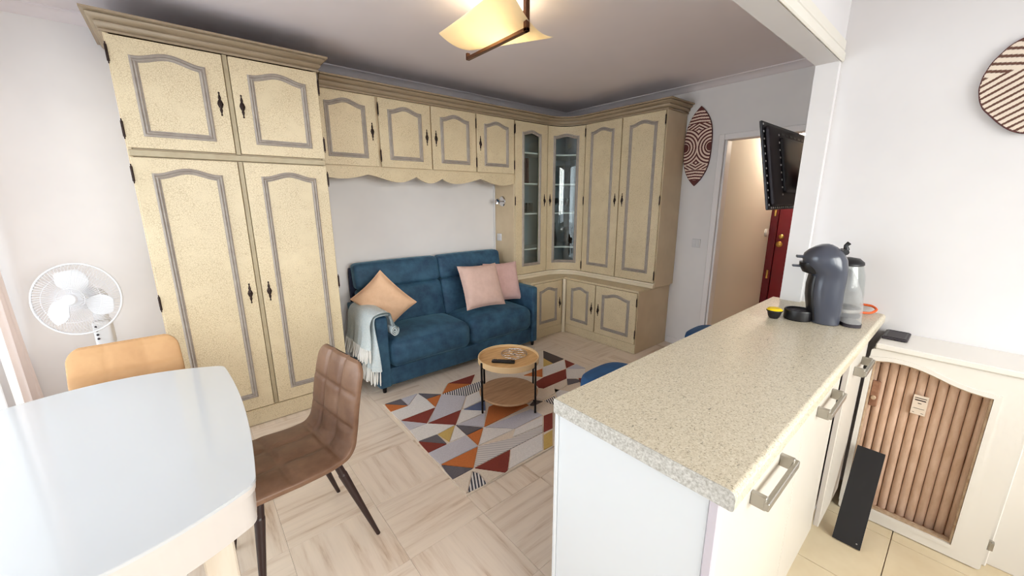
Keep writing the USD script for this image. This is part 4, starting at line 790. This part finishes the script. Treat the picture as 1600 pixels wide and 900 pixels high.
obj('lever', [tube([(0.0, 0, 0.320), (-0.008, 0, 0.338), (-0.004, 0, 0.352), (-0.014, 0, 0.364)], [0.013, 0.011, 0.008, 0.009], 10), cyl((0.0, -0.03, 0.325), (0.0, 0.03, 0.325), 0.012, n=14)], 'black_plastic', cm, 60)
obj('drip_tray', lathe([(0, 0.0006), (0.052, 0.0006), (0.056, 0.006), (0.057, 0.044), (0.054, 0.049), (0.050, 0.047), (0.050, 0.040), (0, 0.040)], (0.125, 0, 0), 36), 'black_plastic', cm, 40)
obj('drip_grid', [cyl((0.125-0.048*math.cos(a), 0.048*math.sin(a), 0.042), (0.125+0.048*math.cos(a), 0.048*math.sin(a), 0.042), 0.0012, n=5) for a in np.linspace(-1.3, 1.3, 9)], 'tv_back', cm)
obj('water_tank', loft([(0.016, -0.100, -0.029, 0.062), (0.10, -0.095, -0.029, 0.063), (0.16, -0.080, -0.029, 0.060), (0.21, -0.058, -0.029, 0.054), (0.25, -0.034, -0.028, 0.045)], e=2.8), 'tank', cm, 60)
obj('tank_base', loft([(0.0006, -0.102, -0.029, 0.062), (0.0155, -0.102, -0.029, 0.063)], e=2.8), 'tv_back', cm, 60)
# ---- kettle
kt = thing('kettle', 'clear glass electric kettle with black lid behind the coffee machine', 'kettle', (2.385, 0.360, ZK), 100, world=False)
obj('power_base', lathe([(0, 0.0006), (0.078, 0.0006), (0.080, 0.012), (0.070, 0.022), (0, 0.022)], n=32), 'black_plastic', kt, 40)
obj('jug', lathe([(0.070, 0.024), (0.078, 0.04), (0.078, 0.12), (0.070, 0.20), (0.058, 0.245), (0.055, 0.245), (0.067, 0.20), (0.075, 0.12), (0.075, 0.04), (0.067, 0.026)], n=40), 'clear', kt, 50)
obj('steel_band', lathe([(0, 0.0225), (0.072, 0.0225), (0.0785, 0.030), (0.0785, 0.044), (0.0745, 0.044), (0.0745, 0.030), (0, 0.027)], n=40), 'steel', kt, 40)
obj('lid', lathe([(0.056, 0.246), (0.060, 0.250), (0.058, 0.262), (0.040, 0.278), (0, 0.284)], n=36), 'black_plastic', kt, 40)
obj('handle', tube(smooth_path([(0.052, 0, 0.258), (0.095, 0, 0.262), (0.122, 0, 0.235), (0.125, 0, 0.14), (0.115, 0, 0.07), (0.082, 0, 0.05)], 24), 0.0105, 12), 'black_plastic', kt, 60)
solo('power_cord', tube(smooth_path([(2.455, 0.30, ZK+0.014), (2.49, 0.262, ZK+0.010), (2.53, 0.245, ZK+0.022), (2.548, 0.270, ZK+0.034), (2.545, 0.31, ZK+0.035)], 30), 0.0055, 8), 'orange_cord', 'orange cord looping out beside the glass kettle', 'cord', smooth=60)
cap = thing('coffee_capsule', 'coffee capsule with yellow lid on the worktop before the machine', 'capsule', (2.085, 0.548, ZK), 30, world=False)
obj('cup', lathe([(0, 0.0006), (0.018, 0.0006), (0.024, 0.010), (0.030, 0.034), (0.034, 0.036), (0.034, 0.040), (0, 0.040)], n=28), 'black_plastic', cap, 40)
obj('lid', lathe([(0, 0.0445), (0.020, 0.050), (0.026, 0.048), (0.033, 0.0412), (0.033, 0.0404), (0, 0.0404)], n=28), 'yellow', cap, 40, label='yellow foil lid')

# ================================================================== KITCHEN RADIATOR HOUSING
XH = 2.304
rh = thing('radiator_housing', 'off-white wooden radiator housing with wide ledge on the kitchen wall', 'radiator cover', (2.45, -0.3, 0))
obj('ledge', [cbox(XH-0.012, KX-0.002, -1.985, 0.20, 0.848, 0.873, 0.004)], 'kpaint', rh)
obj('front_rail', [cbox(XH+0.012, XH+0.05, -1.985, 0.20, 0.800, 0.8475, 0.004), cbox(XH+0.002, XH+0.012, -1.985, 0.20, 0.826, 0.8475, 0.003)], 'kpaint', rh)
obj('side_board', [cbox(XH+0.075, XH+0.095, -1.985, -0.262, 0.0, 0.7995, 0.002), cbox(XH+0.051, XH+0.11, -0.262, -0.235, 0.0, 0.7995, 0.003)], 'kpaint', rh)
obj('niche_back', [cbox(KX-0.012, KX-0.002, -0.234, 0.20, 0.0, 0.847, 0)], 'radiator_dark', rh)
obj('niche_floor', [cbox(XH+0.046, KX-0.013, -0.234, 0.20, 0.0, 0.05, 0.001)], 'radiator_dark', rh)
# door with a wavy opening
ty = np.linspace(-0.157, 0.196, 40)
tz = np.interp(ty, [-0.157, -0.12, -0.067, -0.02, 0.028, 0.08, 0.127, 0.160, 0.196], [0.742, 0.744, 0.752, 0.768, 0.787, 0.797, 0.800, 0.796, 0.785])
tz = np.convolve(np.pad(tz, 3, 'edge'), np.ones(7)/7, 'valid')
hole = [(-0.157, 0.062), (0.196, 0.062)]+list(zip(ty[::-1], tz[::-1]))
fr = frame((XH, 0, 0), (0, 1, 0), (0, 0, 1), (1, 0, 0))
leafp = sbox(-0.246, 0.004, 0.212, 0.842).buffer(-0.012).buffer(0.012)
leaf = Polygon(leafp.exterior.coords, [hole])
hd = obj('door', prism(leaf, 0.040, fr), 'kpaint', rh)
obj('inner_lip', prism(Polygon(Polygon(hole).buffer(0.018, join_style=2).exterior.coords, [hole[::-1]]), 0.004, fr, -0.004), 'kpaint', hd)
hi = Polygon(hole).buffer(-0.001); obj('worn_edge', prism(Polygon(hi.exterior.coords, [hi.buffer(-0.006).exterior.coords]), 0.030, fr, 0.006), 'worn', hd, label='worn bare wood edge of the opening')
for zz in (0.125, 0.70): obj('hinge', [cyl((XH+0.016, -0.252, zz-0.022), (XH+0.016, -0.252, zz+0.022), 0.006, n=12), cbox(XH+0.006, XH+0.026, -0.262, -0.252, zz-0.018, zz+0.018, 0.001)], 'steel', hd)
rd = thing('radiator', 'old brown ribbed radiator seen through the opening of the housing', 'radiator', (2.40, 0.0, 0.05))
for i in range(12):
    y = -0.150+i*0.0312
    def rib(U, V, y=y):
        a = V*2*PI; e = 2.6; return np.stack([2.385+0.017*np.sign(np.cos(a))*np.abs(np.cos(a))**(2/e), y+0.0153*np.sin(a), 0.052+0.735*U], -1)
    obj('rib', grid(rib, 2, 20, cv=True), 'radiator', rd, 60)
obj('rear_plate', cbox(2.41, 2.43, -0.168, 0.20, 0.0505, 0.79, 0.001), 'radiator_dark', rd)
tg = thing('radiator_tag', 'small paper tag with dark print on the radiator ribs', 'tag', (2.355, 0.028, 0.62))
obj('paper', cbox(2.3535, 2.3555, 0.006, 0.052, 0.572, 0.662, 0.0004), 'paper', tg)
for z, y0, y1, h in ((0.648, 0.011, 0.047, 0.003), (0.637, 0.012, 0.046, 0.005), (0.624, 0.024, 0.035, 0.003), (0.600, 0.012, 0.046, 0.0015), (0.580, 0.012, 0.020, 0.002), (0.580, 0.040, 0.046, 0.002)):
    obj('print', cbox(2.3528, 2.3536, y0, y1, z, z+h, 0), 'ink', tg, False)
lt = thing('radiator_valve', 'rusty metal catch on the left ribs of the radiator', 'valve', (2.35, 0.175, 0.6))
obj('bracket', [cbox(2.342, 2.356, 0.160, 0.190, 0.555, 0.68, 0.003)], 'rust', lt); obj('knob', cyl((2.342, 0.175, 0.60), (2.330, 0.175, 0.60), 0.010, 0.008, 14), 'worn', lt)
pn = thing('black_board', 'loose black board leaning on the radiator housing beside the counter', 'board', (2.08, 0.138, 0))
a = math.atan2(0.375, 0.215); u = np.array([math.cos(a), 0, math.sin(a)]); nn = np.array([-math.sin(a), 0, math.cos(a)])
obj('panel', prism(sbox(0, 0, 0.432, 0.096), 0.008, frame((2.055, 0.090, 0.001), u, (0, 1, 0), nn)), 'black_plastic', pn)
obj('screw', cyl(np.array([2.055, 0.105, 0.001])+u*0.02+nn*0.008, np.array([2.055, 0.105, 0.001])+u*0.02+nn*0.0095, 0.003, n=10), 'steel', pn)
pt = thing('flat_black_tray', 'flat dark grey tray lying on the radiator ledge beyond the worktop', 'tray', (2.48, 0.15, 0.873))
obj('plate', softbox(2.385, 2.535, 0.110, 0.196, 0.8735, 0.886, 0.005, n=8), 'tv_back', pt, 60)
obj('rim', prism(Polygon(sbox(2.392, 0.117, 2.528, 0.189).exterior.coords, [sbox(2.398, 0.123, 2.522, 0.183).exterior.coords]), 0.002, XY(0.8855)), 'tv_dark', pt)

# ================================================================== WALL DECOR
def painted_board(name, label, cat_, outline, fn, fr, thick, loc, res):
    """Carved and painted wooden board: outline polygon in (u, v); fn gives the printed colour."""
    P = Polygon(outline); t = thing(name, label, cat_, loc)
    obj('board', prism(P, thick, fr), 'book' if name == 'x' else 'print_back', t)
    x0, y0, x1, y1 = P.bounds; q = P.buffer(-0.002); nx, ny = int((x1-x0)/res), int((y1-y0)/res); u = np.linspace(x0, x1, nx); v = np.linspace(y0, y1, ny)
    import shapely
    U, V = np.meshgrid(u, v, indexing='ij'); inside = shapely.contains_xy(q, U, V); idx = -np.ones(U.shape, int); idx[inside] = np.arange(inside.sum())
    a, b, c_, d_ = idx[:-1, :-1], idx[1:, :-1], idx[1:, 1:], idx[:-1, 1:]; ok = (a >= 0) & (b >= 0) & (c_ >= 0) & (d_ >= 0)
    f4 = np.stack([a[ok], b[ok], c_[ok], d_[ok]], -1); pu, pv = U[inside], V[inside]; col = fn(pu, pv)
    h = thick+0.0006+0.0008*(col[:, 0] > 0.4)
    pts = np.c_[pu, pv, h, np.ones(len(pu))]@fr.T
    obj('painted_face', tm(pts[:, :3], f4), 'print', t, False, color=col)
M['print_back'] = mat('maroon_wood', lin(84, 34, 30), 0.5)
RED, CRM = np.array(lin(92, 34, 30)), np.array(lin(232, 206, 190))
def mask_pattern(u, v):
    a = np.abs(u); w = 0.118; d = np.hypot(a-w, v*0.92+0.005); per = 0.0275
    top = (np.abs(v)-0.235); fv = np.where(v > 0, v, -v)
    s = np.where(fv < 0.17+0.0*a, d, 0); zig = fv-0.55*(0.09-a)
    line = np.where(d < 0.035, 0, (np.mod(d/per, 1) < 0.52))
    hor = np.mod((fv+0.10*a*np.sign(v))/per, 1) < 0.52
    use_h = fv > 0.205+0.0*a
    vz = (fv > 0.165-0.25*(0.10-a)) & ~use_h; lv = np.mod((fv+0.55*a)/per, 1) < 0.52
    on = np.where(use_h, hor, np.where(vz, lv, line)).astype(bool)
    on &= ~((fv > 0.325-0.02*(v < 0)))
    return np.where(on[:, None], CRM, RED)
h = np.linspace(0, 2*PI, 72, endpoint=False)
sv = np.linspace(-1, 1, 50); bo = np.vstack([np.c_[0.127*(1-np.abs(sv)**3.1), 0.357*sv], np.c_[-0.127*(1-np.abs(sv)**3.1), 0.357*sv][::-1][1:-1]]); zz = 1.985
painted_board('wall_shield', 'tall oval carved shield with maroon and cream stripes on the right wall', 'wall decoration', bo, mask_pattern, frame((XR-0.002, 1.815, zz), (0, -1, 0), (0, 0, 1), (-1, 0, 0)), 0.016, (XR, 1.815, zz), 0.0022)
def plate_pattern(u, v):
    # nested chevrons: upper arms fall to the right, lower arms rise to the right, apexes on one slanting line
    k, al, up_, lo = 0.089, 0.25, -0.20, 0.68
    ua = np.where(v > al*u+k, (v-up_*u-k)/(al-up_), (v-lo*u-k)/(al-lo))
    on = np.mod(ua/0.060, 1) < 0.62
    return np.where(on[:, None], np.array(lin(228, 212, 194)), np.array(lin(96, 60, 44)))
pl = np.array([(1600, 57.8), (1573, 75.5), (1546.7, 101), (1530, 125.5), (1523, 145.5), (1522, 163), (1528, 177), (1540, 185.5), (1558, 194), (1575.5, 200), (1600, 203)])
PLW = np.array([(0.000, 2.100), (0.037, 2.071), (0.069, 2.024), (0.084, 1.975), (0.087, 1.931), (0.078, 1.888), (0.064, 1.853), (0.044, 1.829), (0.014, 1.793), (-0.015, 1.765), (-0.054, 1.742)])
ctr = np.array([-0.115, 1.925]); full = np.vstack([np.c_[-(PLW[:, 0]-ctr[0]), PLW[:, 1]-ctr[1]], np.c_[(PLW[:, 0]-ctr[0]), -(PLW[:, 1]-ctr[1])]])
hull = Polygon(full[ConvexHull(full).vertices]).buffer(-0.09).buffer(0.09, quad_segs=16)
painted_board('wall_plaque', 'round carved plaque with brown and cream chevron stripes on the kitchen wall', 'wall decoration', list(hull.exterior.coords)[:-1], plate_pattern, frame((KX-0.002, ctr[0], ctr[1]), (0, -1, 0), (0, 0, 1), (-1, 0, 0)), 0.018, (KX, ctr[0], ctr[1]), 0.0025)

# ================================================================== TV
tv = thing('television', 'wall-mounted television seen from behind in front of the doorway', 'television', (3.25, 0.9, 1.45))
tilt = math.atan2(0.10, 0.53); up = np.array([0, math.sin(tilt), math.cos(tilt)]); nb = np.array([0, -math.cos(tilt), math.sin(tilt)])   # nb: out of the back
TO_ = np.array([2.80, 0.853, 1.436]); F_ = frame(TO_, (1, 0, 0), up, nb); L = lambda m: m.apply_transform(F_) or m
def tvb(a, b, c0, d0, e, f0, ch=0.003): m = cbox(a, b, c0, d0, e, f0, ch); m.apply_transform(F_); return m
TW, TH = 0.92, 0.545
obj('screen', tvb(0.008, TW-0.008, 0.012, TH-0.008, -0.014, -0.0125, 0.0003), 'screen', tv)
obj('bezel', tvb(0, TW, 0, TH, -0.012, 0.004, 0.003), 'tv_dark', tv)
m = softbox(0.03, TW-0.03, 0.02, TH-0.03, 0.002, 0.032, 0.028, n=10); m.apply_transform(F_); obj('back_shell', m, 'tv_back', tv, 60)
m = softbox(0.20, TW-0.20, 0.10, TH-0.09, 0.020, 0.055, 0.02, n=8); m.apply_transform(F_); obj('electronics_cover', m, 'tv_dark', tv, 60)
dots = [(0.012, z) for z in np.linspace(0.03, TH-0.02, 12)]+[(0.19, z) for z in np.linspace(0.09, TH-0.08, 9)]+[(x, 0.012) for x in np.linspace(0.05, TW-0.05, 22)]
obj('screw_heads', [tvb(x-0.0055, x+0.0055, z-0.0055, z+0.0055, 0.0035, 0.0075 if x < 0.1 or z < 0.05 else 0.036, 0.001) for x, z in dots], 'white_plastic', tv)
obj('vent_slots', [tvb(0.24+0.085*i, 0.30+0.085*i, TH-0.075, TH-0.062, 0.0315, 0.0335, 0.001) for i in range(6)], 'tv_dark', tv)
m0 = thing('television_bracket', 'black swivel wall bracket behind the television', 'bracket', (3.3, P1, 1.7))
obj('wall_plate', cbox(3.30, 3.42, P1, P1+0.012, 1.58, 1.80, 0.002), 'black_metal', m0)
obj('arm', [cbox(3.34, 3.38, P1+0.012, 0.80, 1.735, 1.765, 0.003), cbox(3.34, 3.38, P1+0.012, 0.80, 1.63, 1.66, 0.003)], 'steel', m0)
obj('mounting_plate', [cbox(3.20, 3.52, 0.790, 0.802, 1.58, 1.83, 0.002)], 'black_metal', m0)

# ================================================================== SMALL FIXTURES
def switch(name, label, ctr, u, n, rockers):
    u, n, c_ = np.array(u, float), np.array(n, float), np.array(ctr, float); F0 = frame(c_, u, (0, 0, 1), n); t = thing(name, label, 'switch' if 'switch' in name else 'socket', ctr)
    m = cbox(-0.04, 0.04, -0.04, 0.04, 0, 0.009, 0.003); m.apply_transform(F0); obj('plate', m, 'white_plastic', t)
    for k in range(rockers):
        w_ = 0.056/rockers; m = cbox(-0.028+k*w_+0.001, -0.028+(k+1)*w_-0.001, -0.028, 0.028, 0.009, 0.0125, 0.001); m.apply_transform(F0); obj('rocker', m, 'white_plastic', t)
switch('light_switch', 'white double light switch on the right wall below the shield', (XR, 1.741, 1.083), (0, -1, 0), (-1, 0, 0), 2)
switch('wall_socket', 'white socket on the cabinet side above the sofa', (2.6915, 3.415, 1.10), (0, -1, 0), (-1, 0, 0), 1)
dr = thing('door_intercom', 'small white round buzzer on the entry wall', 'buzzer', (5.2, DY1, 1.12))
obj('disc', lathe([(0, 0), (0.045, 0), (0.045, 0.018), (0.038, 0.026), (0, 0.028)], (5.2, DY1, 1.12), 24, (0, -1, 0)), 'white_plastic', dr, 40)
solo('cable_trunking', cbox(2.672, 2.690, 3.482, 3.4995, 0.0, 1.655, 0.002), 'white_plastic', 'white cable trunking up the back wall beside the cabinet side', 'trunking')
sp = thing('reading_spot', 'chrome reading spotlight on the cabinet side above the sofa', 'spotlight', (2.6915, 3.36, 1.49))
obj('rose', lathe([(0, 0), (0.055, 0), (0.056, 0.006), (0.048, 0.014), (0, 0.016)], (2.6915, 3.36, 1.49), 32, (-1, 0, 0)), 'chrome', sp, 40)
obj('stem', cyl((2.68, 3.36, 1.49), (2.63, 3.35, 1.49), 0.007, n=12), 'chrome', sp)
obj('head', lathe([(0, -0.03), (0.016, -0.028), (0.027, -0.012), (0.030, 0.008), (0.026, 0.020), (0.016, 0.018), (0, 0.016)], (2.615, 3.345, 1.492), 24, (-0.75, -0.55, -0.25)), 'chrome', sp, 50)

# ================================================================== LAMPS
cl = thing('ceiling_lamp', 'ceiling lamp with a curved opal glass sheet on a bronze bar', 'ceiling lamp', (1.455, 1.61, ZC))
LZ = 2.335; hw = 0.011
obj('bar', [cbox(1.444, 1.468, 1.600, 2.140, LZ-0.012, LZ+0.006, 0.002), cbox(1.444, 1.468, 1.600, 1.624, LZ-0.012, ZC, 0.002), cbox(1.444, 1.468, 2.128, 2.142, LZ-0.012, LZ+0.026, 0.002)], 'lamp_bar', cl)
obj('ceiling_plate', cbox(1.36, 1.55, 1.56, 1.66, ZC-0.022, ZC, 0.004), 'lamp_bar', cl)
QA, QC, QB, QD = np.array([1.200, 2.030]), np.array([1.600, 2.110]), np.array([1.690, 1.650]), np.array([1.285, 1.560])
def gl(U, V):
    p = (QA*((1-U)*(1-V))[..., None]+QC*(U*(1-V))[..., None]+QB*(U*V)[..., None]+QD*((1-U)*V)[..., None])
    s = ((p[..., 0]-1.456)+0.55*(p[..., 1]-1.85))/1.14
    z = LZ+0.010+1.55*s**2
    return np.concatenate([p, z[..., None]], -1)
A = grid(gl, 40, 30); B = tm(A.vertices+np.array([0, 0, 0.004]), A.faces[:, ::-1]); obj('glass_sheet', [A, B], 'lamp_glass', cl, True)
obj('bulb', [lathe([(0, -0.055), (0.006, -0.055), (0.006, 0.055), (0, 0.055)], (1.456, 1.83, LZ+0.075), 14, (0, 1, 0))], 'bulb', cl, 50)
obj('socket', [cbox(1.446, 1.466, 1.624, 1.77, LZ+0.066, LZ+0.084, 0.002)], 'lamp_bar', cl)
hl = thing('hall_lamp', 'small warm glowing bulb in the entry beside the television', 'lamp', (5.0, 1.297, 2.42))
obj('rod', cyl((5.0, 1.297, 2.175), (5.0, 1.297, 2.42), 0.006, n=10), 'brass', hl)
obj('bulb', sphere((5.0, 1.297, 2.135), 0.042), 'hall_bulb', hl, True)
